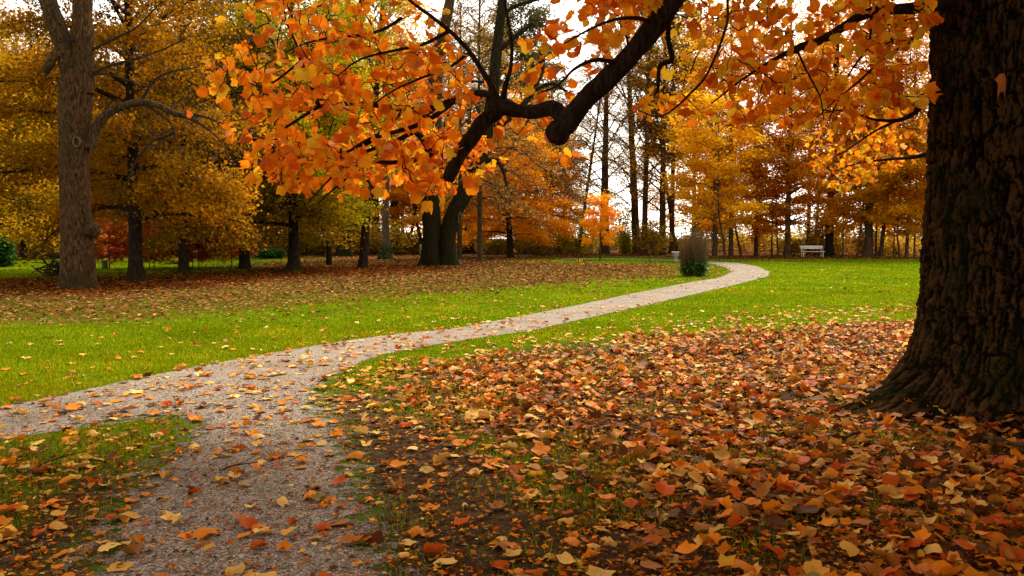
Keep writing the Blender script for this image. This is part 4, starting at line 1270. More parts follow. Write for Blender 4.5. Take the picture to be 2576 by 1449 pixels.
BR = [  # traced boughs: points and radii
    ([(1250, 268, 6.9), (1240, 225, 6.95), (1212, 175, 7.0), (1180, 130, 7.0), (1140, 85, 7.0), (1090, 45, 7.0), (1030, 0, 7.0), (960, -70, 7.0)], [.045, .03, .022, .019, .018, .016, .014, .010]),
    ([(1262, 262, 6.9), (1272, 215, 6.85), (1284, 170, 6.8), (1287, 110, 6.8), (1280, 60, 6.8), (1268, 0, 6.8), (1262, -60, 6.8)], [.03, .02, .015, .013, .012, .010, .008]),
    ([(1244, 240, 6.9), (1205, 234, 7.1), (1160, 240, 7.2), (1100, 268, 7.3), (1020, 275, 7.4), (930, 262, 7.5), (860, 262, 7.5), (803, 268, 7.5)], [.03, .028, .026, .026, .024, .022, .019, .016]),
    ([(803, 268, 7.5), (785, 220, 7.5), (757, 152, 7.5), (745, 110, 7.5), (722, 60, 7.5), (712, 0, 7.5)], [.018, .017, .015, .010, .008, .006]),
    ([(803, 268, 7.5), (762, 292, 7.5), (715, 322, 7.5), (670, 345, 7.5), (612, 352, 7.5)], [.016, .014, .011, .008, .005]),
    ([(758, 152, 7.5), (690, 205, 7.45), (640, 225, 7.4), (560, 240, 7.4), (490, 262, 7.4)], [.011, .009, .008, .006, .004]),
    ([(1010, 45, 7.0), (960, 75, 7.1), (890, 90, 7.2), (800, 100, 7.3), (720, 130, 7.3), (650, 175, 7.3)], [.014, .012, .011, .009, .006, .004]),
    ([(1130, 78, 7.0), (1060, 112, 7.0), (985, 128, 7.0), (905, 150, 7.0), (850, 190, 7.0)], [.016, .013, .011, .008, .005]),
    ([(1180, 132, 7.0), (1130, 168, 6.9), (1050, 200, 6.8), (985, 230, 6.8), (930, 270, 6.8)], [.013, .011, .009, .007, .005]),
    ([(1160, 240, 7.2), (1080, 300, 7.0), (1000, 330, 7.0), (930, 350, 7.0), (868, 385, 7.0), (800, 420, 7.0), (745, 470, 7.0)], [.022, .02, .018, .015, .011, .008, .005]),
    ([(1160, 240, 7.2), (1110, 262, 7.4), (1062, 298, 7.5), (1044, 326, 7.5), (1066, 352, 7.4), (1084, 390, 7.3)], [.018, .017, .018, .024, .030, .028]),
    ([(1045, 330, 7.5), (990, 355, 7.4), (945, 372, 7.3), (880, 400, 7.2), (830, 450, 7.1), (770, 515, 7.0)], [.02, .018, .016, .012, .008, .004]),
    ([(1082, 385, 7.3), (1030, 405, 7.3), (985, 408, 7.2), (930, 410, 7.2), (870, 450, 7.1), (800, 510, 7.1)], [.022, .019, .018, .016, .010, .005]),
    ([(1020, 275, 7.4), (985, 305, 7.2), (958, 335, 7.1), (935, 352, 7.05), (905, 372, 7.0)], [.018, .019, .021, .021, .019]),
    ([(1470, 250, 6.4), (1510, 205, 6.6), (1545, 160, 6.9), (1580, 120, 7.1), (1560, 60, 7.2), (1520, 20, 7.2)], [.025, .018, .014, .011, .008, .005]),
    ([(1560, 160, 6.4), (1500, 150, 6.2), (1450, 170, 6.1), (1400, 215, 6.0), (1350, 235, 6.0)], [.02, .014, .011, .008, .005]),
    ([(1650, 60, 6.4), (1600, 45, 6.2), (1540, 50, 6.1), (1470, 80, 6.0), (1420, 110, 6.0)], [.02, .014, .011, .008, .005]),
    ([(1690, 20, 6.5), (1680, 90, 6.7), (1690, 150, 6.8), (1660, 165, 6.8), (1655, 230, 6.8)], [.02, .018, .02, .018, .012]),
    # right hand boughs out of the trunk
    ([(2400, 0, 7.3), (2312, 18, 7.2), (2250, 24, 7.1), (2192, 30, 7.0), (2140, 55, 6.9), (2073, 97, 6.8), (2003, 122, 6.7), (1930, 160, 6.6), (1860, 205, 6.5), (1790, 260, 6.4)], [.06, .05, .042, .038, .036, .034, .026, .014, .009, .005]),
    ([(2420, 90, 7.4), (2335, 72, 7.3), (2280, 110, 7.2), (2220, 150, 7.1), (2160, 205, 7.0), (2110, 245, 7.0), (2060, 290, 7.0)], [.03, .018, .014, .012, .009, .007, .004]),
    ([(2430, 290, 7.6), (2335, 258, 7.6), (2300, 285, 7.6), (2257, 302, 7.6), (2200, 300, 7.6), (2124, 278, 7.5), (2070, 285, 7.5)], [.03, .022, .020, .017, .012, .008, .004]),
    ([(2257, 302, 7.6), (2200, 330, 8.0), (2140, 370, 8.5), (2090, 400, 9.0)], [.014, .010, .008, .005]),
    ([(1838, -60, 6.0), (1831, 0, 6.0), (1827, 65, 6.0), (1785, 174, 6.0), (1742, 230, 6.0), (1666, 291, 6.0), (1601, 276, 6.0)], [.010, .009, .009, .008, .008, .006, .004]),
    ([(2192, 30, 7.0), (2185, 110, 6.8), (2140, 180, 6.7), (2110, 250, 6.6), (2080, 310, 6.6)], [.012, .009, .007, .006, .004]),
    ([(2003, 122, 6.7), (2030, 180, 6.6), (2062, 240, 6.5), (2072, 300, 6.5)], [.010, .008, .006, .004]),
    ([(2360, 380, 9.4), (2300, 395, 9.6), (2240, 400, 10.0), (2160, 410, 10.4), (2100, 430, 10.6)], [.03, .022, .016, .010, .006]),
]
for k, (pts, rr) in enumerate(BR):
    _, c = bough("branch", LP(*pts), rr, 10 * len(pts) // 2, 8, 10 + k, .3)
    limb_nodes.append(c)
mb = MB(); mb.add(*blob(LP((1404, 334, 6.4))[0], .086, 9, amp=.25)); mb.add(*blob(LP((1424, 312, 6.4))[0], .080, 10, amp=.2)); build("knot", mb, M['bark_limb'], tulip)
nodes_left = np.concatenate([cE] + limb_nodes[:18])
nodes_right = np.concatenate([cL[-30:]] + limb_nodes[17:])

def sample_poly(poly, n, r, dlo, dhi, shift=0.0):
    poly = np.array(poly, float)
    lo, hi = poly.min(0), poly.max(0)
    out = []
    while len(out) < n:
        p = lo + (hi - lo) * r.random((n, 2))
        p = p[poly_sdf(p, poly) < 0]
        out += p.tolist()
    out = np.array(out[:n])
    d = dlo + (dhi - dlo) * r.random(n)
    return np.array([point_at(u, v, dd) for (u, v), dd in zip(out, d)]) - TB

LEFT_POLY = [(520, -160), (560, 60), (545, 130), (520, 200), (478, 248), (505, 282), (580, 330), (598, 400), (650, 448), (720, 490), (780, 478), (860, 462), (950, 452), (1040, 470), (1120, 490), (1190, 470),
             (1262, 392), (1330, 345), (1345, 300), (1250, 240), (1215, 190), (1180, 150), (1140, 100), (1100, 40), (1060, -160)]
LEFT_FRINGE = [(600, 330), (680, 440), (790, 480), (1000, 470), (1120, 495), (1190, 478), (1240, 400), (1120, 380), (900, 370), (700, 340)]
LEFT_MAIN = [(640, 20), (600, 200), (620, 300), (700, 420), (900, 420), (1130, 430), (1240, 370), (1250, 260), (1160, 190), (1080, 90), (1000, 10)]
MID_POLY = [(1290, 150), (1340, 80), (1480, 20), (1640, -120), (1690, -40), (1660, 60), (1560, 160), (1480, 240), (1410, 350), (1460, 390), (1400, 395), (1300, 330), (1350, 230)]
RIGHT_POLY = [(1700, -180), (1730, 40), (1650, 170), (1560, 270), (1600, 300), (1720, 290), (1820, 300), (1920, 320), (2010, 325), (2080, 350), (2180, 330), (2250, 320), (2335, 300), (2350, -180)]
RIGHT_MAIN = [(1850, -150), (1830, 90), (1760, 220), (1900, 290), (2100, 320), (2330, 280), (2350, -150)]
BACK_POLY = [(2020, 330), (2060, 440), (2120, 480), (2240, 430), (2338, 350), (2338, 290), (2100, 300)]
q = np.random.default_rng(55)
twl = MB()
tl = grow_twigs(twl, nodes_left, np.concatenate([sample_poly(LEFT_POLY, 300, q, 6.4, 8.8), sample_poly(LEFT_MAIN, 190, q, 6.4, 8.6), sample_poly(LEFT_FRINGE, 90, q, 6.5, 8.2)]), q, .0068, .06, .09, 6)
tm = grow_twigs(twl, np.concatenate([nodes_left, nodes_right]), np.concatenate([sample_poly(MID_POLY, 46, q, 6.45, 7.6), sample_poly([(1350, -80), (1370, 50), (1450, 100), (1560, 120), (1640, 40), (1690, -80)], 34, q, 6.1, 7.2)]), q, .0045, .05, .09, 6)
tr = grow_twigs(twl, nodes_right, np.concatenate([sample_poly(RIGHT_POLY, 130, q, 6.2, 8.2), sample_poly(RIGHT_MAIN, 120, q, 6.2, 8.4)]), q, .0068, .08, .09, 6)
tb = grow_twigs(twl, nodes_right, sample_poly(BACK_POLY, 80, q, 9.6, 12.5), q, .0060, .06, .08, 6, 4.0)
build("twigs", twl, M['twig_tulip'], tulip, kind='stuff')

HC = np.array([(.68, .195, .008), (.72, .245, .010), (.64, .150, .010), (.76, .34, .015), (.74, .43, .02), (.62, .40, .025), (.48, .095, .010), (.68, .30, .11)])
HPn = np.array([.26, .22, .17, .12, .08, .05, .07, .03])
HC_R = np.array([.17, .20, .12, .20, .16, .09, .05, .01])
pos, axes, sizes, cols = [], [], [], []
for tw, per, pr, szl in ((tl, 1.75, HPn, 1.0), (tm, 2.2, HPn, 1.0), (tr, 3.7, HC_R, .95), (tb, 4.0, HC_R, .8)):
    for c in tw:
        L = np.linalg.norm(c[-1] - c[0])
        n = q.poisson(per) + 1
        base_mix = q.random()
        for _ in range(n):
            f = .30 + .70 * q.random() ** .45
            x = f * (len(c) - 1); k = min(int(x), len(c) - 2)
            p = c[k] + (c[k + 1] - c[k]) * (x - k)
            d = c[-1] - c[0]; d = d / (np.linalg.norm(d) + 1e-9)
            ax = .45 * d + np.array([0, 0, -.42]) + q.normal(size=3) * .62
            ax /= np.linalg.norm(ax)
            pos.append(p + ax * .05 * (.5 + q.random()) + q.normal(size=3) * .015)
            axes.append(ax)
            sizes.append((.066 + .050 * q.random()) * szl)
            cc_ = HC[q.choice(len(HC), p=pr / pr.sum())] * (.78 + .42 * q.random()) * (.72 if tw is tb else 1.0)  # back leaves darkened by colour, since the canopy's shade misses them
            cols.append(cc_)
pos, axes, sizes, cols = map(np.array, (pos, axes, sizes, cols))
# the thick wood carries few leaves: keep it bare on the viewer's side
wood = np.concatenate([cL[38:], cE]) + TB
wu, wv = project(wood)
pu_, pv_ = project(pos + TB)
dd = np.sqrt((pu_[:, None] - wu[None]) ** 2 + (pv_[:, None] - wv[None]) ** 2)
near = dd.argmin(1)
bare = (dd.min(1) < 34) & (pos[:, 1] + TB[1] < wood[near, 1] + .15) & (q.random(len(pos)) < .82)
pos, axes, sizes, cols = pos[~bare], axes[~bare], sizes[~bare], cols[~bare]
up = np.array([0, -.45, .75]) + q.normal(size=(len(pos), 3)) * .6
RF = rot_frames(axes, up)
which = q.integers(0, len(HANG_SHAPES), len(pos))
wpos = pos + TB
uu, vv = project(wpos)
big = sizes / wpos[:, 1]
vis = (uu > 0) & (uu < 2330) & (vv > 5) & (vv < 700)
order = np.argsort(-(big * vis))
single = np.zeros(len(pos), bool); single[order[:300]] = True
hs_me = [make_mesh("leaf", V, [F], M['leaf_hang_single']) for V, F in HANG_SHAPES]
for k in np.nonzero(single)[0]:
    o = link("leaf", hs_me[which[k]], tulip)
    m = Matrix(RF[k].tolist()).to_4x4() @ Matrix.Diagonal((sizes[k],) * 3 + (1,))
    m.translation = Vector(pos[k])
    o.matrix_local = m
    o.color = (*cols[k], 1)
rest = ~single
V, F, C = instance_mesh(HANG_SHAPES, which[rest], pos[rest], RF[rest], sizes[rest], cols[rest])
link("foliage", make_mesh("foliage", V, [F], M['leaf_hang'], True, {'tint': ('COLOR', C)}), tulip, kind='stuff')

# the crown high above the view: it shades the trunk and the litter below
q = np.random.default_rng(66)
cmb = MB()
ends = []
for k in range(34):
    z0 = 4.8 + 4.5 * (k / 34) ** 1.1
    az = k * 2.4 + q.normal() * .3
    L = (3.2 + 4.5 * q.random()) + (3.2 if math.cos(az - 3.6) > .2 else 0)
    e = .35 + .5 * k / 34
    s = np.linspace(0, 1, 7)
    pts = np.stack([math.cos(az) * s * L, math.sin(az) * s * L, z0 + s * L * math.sin(e) - .10 * L * s * s], 1) + np.cumsum(q.normal(size=(7, 3)) * .12, 0) * s[:, None]
    cmb.tube(pts, .11 * (1 - .85 * s) + .01, 7, False)
    for _ in range(26):
        f = .25 + .75 * q.random()
        a = np.array([np.interp(f, s, pts[:, c]) for c in range(3)])
        b = a + q.normal(size=3) * [1.0, 1.0, .5] + [0, 0, -.1]
        cmb.tube(np.stack([a, (a + b) / 2 + [0, 0, .08], b]), [.016, .011, .004], 4, False)
        ends.append((a, b))
build("upper_branches", cmb, M['bark_limb'], tulip, kind='stuff')
E = np.array(ends)
n = 52000
w = q.integers(0, len(E), n); f = q.random((n, 1))
p = E[w, 0] * (1 - f) + E[w, 1] * f + q.normal(size=(n, 3)) * [.34, .34, .20]
wp = p + TB
uu, vv = project(wp)
keep = ~((uu > -60) & (uu < 2640) & (vv > -30) & (wp[:, 1] > .2))
p = p[keep]; n = len(p)
V, F = leaf_quads(p, .24, q, .8, .5)
link("upper_foliage", make_mesh("upper_foliage", V, [F], M['leaf_hang'], True, {'tint': ('COLOR', np.repeat(HC[q.choice(len(HC), n, p=HPn)], 4, 0))}), tulip, kind='stuff')

# ================================================================== FALLEN TULIP TREE LEAVES
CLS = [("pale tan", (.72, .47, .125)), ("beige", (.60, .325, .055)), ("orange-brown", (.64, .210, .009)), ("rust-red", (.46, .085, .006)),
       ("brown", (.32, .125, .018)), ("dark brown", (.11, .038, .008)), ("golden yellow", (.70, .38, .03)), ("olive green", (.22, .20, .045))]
CCOL = np.array([c for _, c in CLS])
def leaf_density(P):
    y = P[:, 1]
    pd = poly_sdf(P, PATH_NEAR)
    den = np.maximum.reduce([118 * field(TULIP_DENSE, 1.3, P) * np.interp(y, [3, 9, 13, 18], [1, 1, .8, .45]),
                             36 * field(TULIP_MID, 1.3, P) * np.interp(y, [3, 10, 14, 22], [1, 1, .75, .4]),
                             46 * field(WEDGE, .3, P),
                             24 * field(SOIL2, .3, P) * .6])
    onp = 30 * (pd < 0.02) * np.interp(y, [3.8, 9, 13, 16, 20, 30], [.95, 1.1, 1, .45, .10, .05])
    lawn = np.interp(pd, [0, .8, 3, 8], [6.5, 4.6, 2.6, 1.7]) * (P[:, 0] < 2.5) + .55
    lawn = lawn * np.interp(y, [8, 16, 24, 40], [1, .9, .5, .25])
    cl = fbm(np.concatenate([P * .9, np.full((len(P), 1), 3.3)], 1), 3)
    soilband = field(SOIL, .3, P)
    den = np.maximum(den * (1 - .35 * soilband), 24 * soilband)
    return np.maximum(np.maximum(den * np.clip(-.15 + 2.3 * cl, .15, 1.7), onp), lawn)
q = np.random.default_rng(101)
ymax = 46.0
N0 = 260000
y = 3.3 + (ymax - 3.3) * q.random(N0)
wid = y * .62 + .8
acc = q.random(N0) < wid / (ymax * .62 + .8)
y = y[acc]; x = (q.random(len(y)) * 2 - 1) * (y * .62 + .8)
P = np.stack([x, y], 1)
area = 2 * np.trapz(np.linspace(3.3, ymax, 200) * .62 + .8, np.linspace(3.3, ymax, 200))
base_rate = len(P) / area
# several sweeps so that dense places can be filled
sel = []
for sweep in range(int(400 / base_rate) + 1):
    if sweep:
        yy = 3.3 + (16 - 3.3) * q.random(N0 // 2)
        ac = q.random(len(yy)) < (yy * .62 + .8) / (16 * .62 + .8)
        yy = yy[ac]
        Pn = np.stack([(q.random(len(yy)) * 2 - 1) * (yy * .62 + .8), yy], 1)
        ar = 2 * np.trapz(np.linspace(3.3, 16, 200) * .62 + .8, np.linspace(3.3, 16, 200))
        br_ = len(Pn) / ar
        rem = np.maximum(0, leaf_density(Pn) - base_rate)
        sel.append(Pn[q.random(len(Pn)) < np.minimum(1, rem / br_)])
        break
    else:
        sel.append(P[q.random(len(P)) < np.minimum(1, leaf_density(P) / base_rate)])
P = np.concatenate(sel)
P = P[np.linalg.norm(P - TRUNK_C, axis=1) > .98]
den = leaf_density(P)
n = len(P)
deep = smooth(28, 100, den)
size = .048 + .056 * q.random(n) + .022 * (q.random(n) < .2)
size *= np.interp(P[:, 1], [3, 6, 12], [1.05, 1.0, .95])
under = (q.random(n) < .42) & (deep > .35)
onp = poly_sdf(P, PATH_NEAR) < 0
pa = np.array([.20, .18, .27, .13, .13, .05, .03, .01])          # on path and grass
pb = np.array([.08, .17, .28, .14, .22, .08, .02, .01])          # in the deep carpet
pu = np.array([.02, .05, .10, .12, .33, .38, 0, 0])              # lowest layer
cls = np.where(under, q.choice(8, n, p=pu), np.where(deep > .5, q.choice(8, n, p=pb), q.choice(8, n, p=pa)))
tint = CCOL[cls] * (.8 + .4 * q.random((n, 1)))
kindp = np.where(deep[:, None] > .5, np.array([[.24, .30, .22, .24]]), np.array([[.38, .32, .15, .15]]))
kk = (q.random((n, 1)) > np.cumsum(kindp, 1)).sum(1).clip(0, 3)
which = kk * 5 + q.integers(0, 5, n)
a = q.random(n) * 2 * math.pi
tilt = .09 + .20 * deep
ax = np.stack([np.cos(a), np.sin(a), q.normal(size=n) * tilt], 1)
up = np.stack([q.normal(size=n) * tilt, q.normal(size=n) * tilt, np.where(q.random(n) < .28, -1.0, 1.0)], 1)
RF = rot_frames(ax, up)
z = np.where(under, .004 + .008 * q.random(n), .010 + .010 * q.random(n) + deep * .034 * q.random(n))
dtr = np.linalg.norm(P - TRUNK_C, axis=1)
z = z + .10 * np.exp(-((dtr - 1.0) / .35) ** 2)
# keep every blade above the ground: lift by its lowest point
low = np.array([np.min(np.einsum('ij,vj->vi', RF[k], SHAPES[which[k]][1])[:, 2]) for k in range(n)]) * size
z = np.maximum(z, .009 - low * np.where(deep > .5, .55, .85))
pos = np.concatenate([P, z[:, None]], 1)
uu, vv = project(pos)
inside = (uu > 15) & (uu < 2560) & (vv > 600) & (vv < 1436) & ~under
rank = np.argsort(-(size / P[:, 1]) * inside)
single = np.zeros(n, bool); single[rank[:300]] = True
pos[single & (deep > .4), 2] += .022
fine_ = ~single & (P[:, 1] < 7.5) & ~under
low_ = ~single & ~fine_
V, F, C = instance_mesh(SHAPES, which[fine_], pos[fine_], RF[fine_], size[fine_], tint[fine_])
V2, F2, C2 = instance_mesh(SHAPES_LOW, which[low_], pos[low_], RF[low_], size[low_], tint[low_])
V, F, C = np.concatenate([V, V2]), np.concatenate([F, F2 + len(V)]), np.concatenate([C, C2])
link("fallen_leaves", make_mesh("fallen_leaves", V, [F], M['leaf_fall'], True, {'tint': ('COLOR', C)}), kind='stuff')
NFALL = n
fall_me = [make_mesh("fallen_leaf", V, [F], M['leaf_fall_single']) for _, V, F in SHAPES]
dS, dS2, dW, dD = poly_sdf(P, SOIL), poly_sdf(P, SOIL2), poly_sdf(P, WEDGE), poly_sdf(P, TULIP_DENSE)
def where_on(k):
    if dtr[k] < 2.1: return "among the roots of the huge trunk"
    if dD[k] < 0: return "in the leaf carpet before the huge trunk" if uu[k] > 2080 else ("in the leaf carpet nearest the bare soil" if uu[k] < 1640 else "in the middle of the leaf carpet")
    if onp[k]: return "on the gravel path"
    if dS[k] < .3: return "on bare soil beside the gravel path"
    if dW[k] < .2 or dS2[k] < .2: return "on the grass patch where the path forks"
    return "at the edge of the leaf carpet"
keys = {}
for k in np.nonzero(single)[0]:
    keys.setdefault((CLS[cls[k]][0], SHAPE_KINDS[kk[k]], where_on(k)), []).append(k)
ORD = ["leftmost", "second", "third", "fourth", "fifth", "sixth", "seventh", "eighth", "ninth", "tenth", "eleventh", "twelfth", "thirteenth", "fourteenth", "fifteenth",
       "sixteenth", "seventeenth", "eighteenth", "nineteenth", "twentieth"]
for (cn, sn, wn_), ks in keys.items():
    ks = sorted(ks, key=lambda k: uu[k])
    for r_, k in enumerate(ks):
        o = link("fallen_leaf", fall_me[which[k]])
        m = Matrix(RF[k].tolist()).to_4x4() @ Matrix.Diagonal((size[k],) * 3 + (1,))
        m.translation = Vector(pos[k])
        o.matrix_world = m
        o.color = (*tint[k], 1)
        lab = f"{cn} {sn} fallen leaf {wn_}"
        if len(ks) > 1:
            lab += ", leftmost such" if r_ == 0 else (", rightmost such" if r_ == len(ks) - 1 else f", {ORD[min(r_, 19)]} from left")
        tag(o, lab, 'leaf', 'large fallen leaves on the near ground')

# crumbs and torn scraps between the leaves
q = np.random.default_rng(109)
Pc = scatter(60000, 3.4, 11, 1.3, 61)
dc = np.maximum.reduce([field(TULIP_DENSE, .7, Pc), .6 * field(TULIP_MID, .5, Pc), .7 * field(WEDGE, .3, Pc), .8 * field(SOIL2, .3, Pc), .16 * (poly_sdf(Pc, PATH_NEAR) < 0)])
Pc = Pc[(q.random(len(Pc)) < dc) & (np.linalg.norm(Pc - TRUNK_C, axis=1) > 1.0)]
nc = len(Pc)
V, F = leaf_quads(np.concatenate([Pc, .012 + .012 * q.random((nc, 1))], 1), .034, q, .3, 0)
link("leaf_crumbs", make_mesh("leaf_crumbs", V, [F], M['leaf_small'], True, {'tint': ('COLOR', np.repeat(CCOL[q.choice(8, nc, p=pu)] * (.7 + .5 * q.random((nc, 1))), 4, 0))}), kind='stuff')

# small leaves under the row and along the wood edge
q = np.random.default_rng(111)
y = 15 + 70 * q.random(420000) ** .8
x = (q.random(len(y)) * 2 - 1) * (y * .62 + 1)
P = np.stack([x, y], 1)
lr = np.maximum(field(LITTER_ROW, 4.0, P) * .75, field(FLOOR_LEFT, .8, P) * .3) + .012
fr_ = field(LITTER_FRESH_SHADE, 1.5, P)
keepn = q.random(len(P)) < lr * .55 * (.4 + 1.2 * fbm(np.concatenate([P * .6, np.zeros((len(P), 1))], 1), 3))
keepn &= on_path(P) > -.2
P = P[keepn]; fr_ = fr_[keepn]; n = len(P)
V, F = leaf_quads(np.concatenate([P, .02 + .03 * q.random((n, 1))], 1), np.interp(P[:, 1], [15, 60], [.085, .16]), q, .28, .0)
ca = np.array([(.20, .092, .034), (.15, .060, .018), (.10, .038, .011), (.30, .155, .062), (.19, .052, .008)])
cb = np.array([(.13, .036, .006), (.18, .055, .009), (.075, .020, .004), (.23, .085, .018), (.11, .024, .005)])  # redder leaves close to the row, with its shade darkened into their colour
ix = q.integers(0, 5, n)
C = np.where((q.random(n) < fr_)[:, None], cb[ix], ca[ix]) * (.75 + .5 * q.random((n, 1)))
link("small_fallen_leaves", make_mesh("small_fallen_leaves", V, [F], M['leaf_small'], True, {'tint': ('COLOR', np.repeat(C, 4, 0))}), kind='stuff')

# ================================================================== SHRUB, EVERGREENS, BENCHES, URN, BRUSHWOOD, TWIGS
def principled_mat(name, col, rough=.6, spec=.3, noise_amt=.25, nscale=12):
    t = NT(name)
    nz = t.noise(t.coord(), nscale, 4, .6)
    c = t.mix(t.math('MULTIPLY', nz, noise_amt), col, tuple(x * .35 for x in col))
    M[name] = t.finish(t.principled(c, rough, spec, t.bump(nz, .2, .01)))
principled_mat('white_paint', (.74, .70, .64), .5, .4, .2, 18)
principled_mat('weathered_stone', (.46, .42, .36), .85, .2, .9, 22)
principled_mat('iron', (.25, .24, .22), .6, .4)
principled_mat('shrub_twig', (.150, .085, .048), .8, .2, .4, 20)

g = ground_at(1745, 694)
KS = g[1] / FPX
shrub = thing('twiggy_shrub', "upright purple-brown twiggy shrub with green leaves low down, beside the path bend", 'shrub', tuple(g))
q = np.random.default_rng(131)
mb = MB(); lp, lm = [], []
for k in range(330):
    a, rr = q.random() * 6.28, .42 * math.sqrt(q.random())
    b = np.array([math.cos(a) * rr, math.sin(a) * rr * .8, 0])
    h = (1.15 + .8 * q.random()) * (1 - .35 * (rr / .42) ** 2 * q.random())
    e = b * [1.2 + .45 * q.random()] * 1 + [q.normal() * .10 + .04, q.normal() * .08, 0]
    pts = np.stack([b, b * .55 + e * .5 + [0, 0, h * .5], e + [0, 0, h]]) + q.normal(size=(3, 3)) * [[0, 0, 0], [.03, .03, 0], [.04, .04, 0]]
    c = curve3(pts, 7)
    mb.tube(c, np.linspace(.009, .003, len(c)), 4, False)
    for _ in range(3):
        f = q.integers(2, len(c) - 1)
        e2 = c[f] + [q.normal() * .09, q.normal() * .09, .10 + .2 * q.random()]
        mb.tube(np.stack([c[f], e2]), [.005, .002], 3, False)
    side = b[0] < .02
    m = q.poisson(11 if side else 6)
    for _ in range(m):
        f = q.random() * (len(c) - 1); kx = min(int(f), len(c) - 2)
        lp.append(c[kx] + (c[kx + 1] - c[kx]) * (f - kx) + q.normal(size=3) * .035); lm.append(q.random())
build("stems", mb, M['shrub_twig'], shrub, kind='stuff')
V, F = leaf_quads(np.array(lp), .055, q, .8, .2)
M['c_shrub'] = mat_crown("shrub_leaf", (.050, .070, .008), (.14, .11, .014), (.24, .13, .03), .25)
link("foliage", make_mesh("foliage", V, [F], M['c_shrub'], False, {'leafmix': ('F', np.repeat(lm, 4))}), shrub, kind='stuff')
lp = q.normal(size=(650, 3)) * [.20, .16, .22] + [.08, -.30, .32]
lp = np.concatenate([lp, q.normal(size=(160, 3)) * [.12, .1, .18] + [-.32, -.15, .35]])
lp[:, 2] = np.abs(lp[:, 2]) * .9 + .03
V, F = leaf_quads(lp, .115, q, .8, .2)
link("low_leaves", make_mesh("low_leaves", V, [F], M['c_ever'], False, {'leafmix': ('F', np.repeat(.35 + .65 * q.random(len(lp)), 4))}), shrub, kind='stuff')

def bush(name, u, v, wpx, hpx, n, leaf, mat, label, cat='bush', seed=0, group=None):
    g = ground_at(u, v); k = g[1] / FPX
    o = thing(name, label, cat, tuple(g), group=group)
    q = np.random.default_rng(seed)
    rx, h = wpx * .5 * k, hpx * k
    mb = MB()
    for _ in range(14):
        a = q.random() * 6.28
        e = np.array([math.cos(a) * rx * .8, math.sin(a) * rx * .7, h * (.5 + .4 * q.random())])
        mb.tube(np.stack([[0, 0, 0], e * [.4, .4, .6], e]), [.04, .03, .012], 5, False)
    build("stems", mb, M['bark_dark'], o, kind='stuff')
    cl = q.normal(size=(26, 3)); cl /= np.linalg.norm(cl, axis=1)[:, None]; cl = cl * [rx * .75, rx * .7, h * .42] + [0, 0, h * .5]
    p = cl[q.integers(0, 26, n)] + q.normal(size=(n, 3)) * [rx * .22, rx * .22, h * .12]
    p[:, 2] = np.clip(p[:, 2], .05, None)
    V, F = leaf_quads(p, leaf, q, .8, .3)
    link("foliage", make_mesh("foliage", V, [F], M[mat], False, {'leafmix': ('F', np.repeat(q.random(n), 4))}), o, kind='stuff')
    return o
bush('laurel_bush', 2, 671, 62, 66, 3800, .17, 'c_ever', "dark glossy evergreen bush on the strip of grass left of the big grey tree", seed=1)
bush('evergreen_bush', 248, 650, 34, 55, 1800, .2, 'c_ever', "dark evergreen bush tucked behind the red sapling beside the big grey tree", seed=2)
bush('pale_bush', 440, 664, 60, 24, 1100, .12, 'c_lime', "low pale leafy bush on the grass behind the second row trunk", seed=3)
bush('hedge_bush', 680, 650, 70, 22, 1500, .2, 'c_ever', "low dark bush right of the third row trunk at the end of the grass", seed=4)
for u, w, h, s, cm, lab in ((1410, 62, 90, 5, 'c_mossy', "bushy many stemmed shrub left of the thin bare leaning trunk"), (1455, 60, 92, 6, 'c_lime', "bushy many stemmed shrub right round the thin bare leaning trunk"),
                        (2058, 70, 60, 8, 'c_pine', "dark low bush directly behind the white bench"), (1572, 36, 56, 9, 'c_lime', "olive bush between the bright orange sapling and the thickest straight trunk"),
                        (1645, 46, 60, 10, 'c_mossy', "olive bush in the gap right of the tall straight trunks")):
    g = ground_at(u, 640)
    bush('many_stemmed_shrub', u, 640, w, h, 1500, .17, cm, lab, 'shrub', seed=s, group="shrubs along the wood edge")

# ivy round the foot of the pale trunk
q = np.random.default_rng(141)
n = 420
a = q.random(n) * 6.28; zz_ = 1.1 * q.random(n) ** 1.6
kr = ground_at(971, 653)[1] / FPX * 11
lp = np.stack([np.cos(a) * (kr + .12 * q.random(n) + .25 * np.exp(-zz_ / .25)), np.sin(a) * (kr + .12 * q.random(n) + .25 * np.exp(-zz_ / .25)), zz_ + .03], 1)
V, F = leaf_quads(lp, .14, q, .9, .4)
link("ivy", make_mesh("ivy", V, [F], M['c_ever'], False, {'leafmix': ('F', np.repeat(q.random(n) * .7, 4))}), pale, kind='stuff')

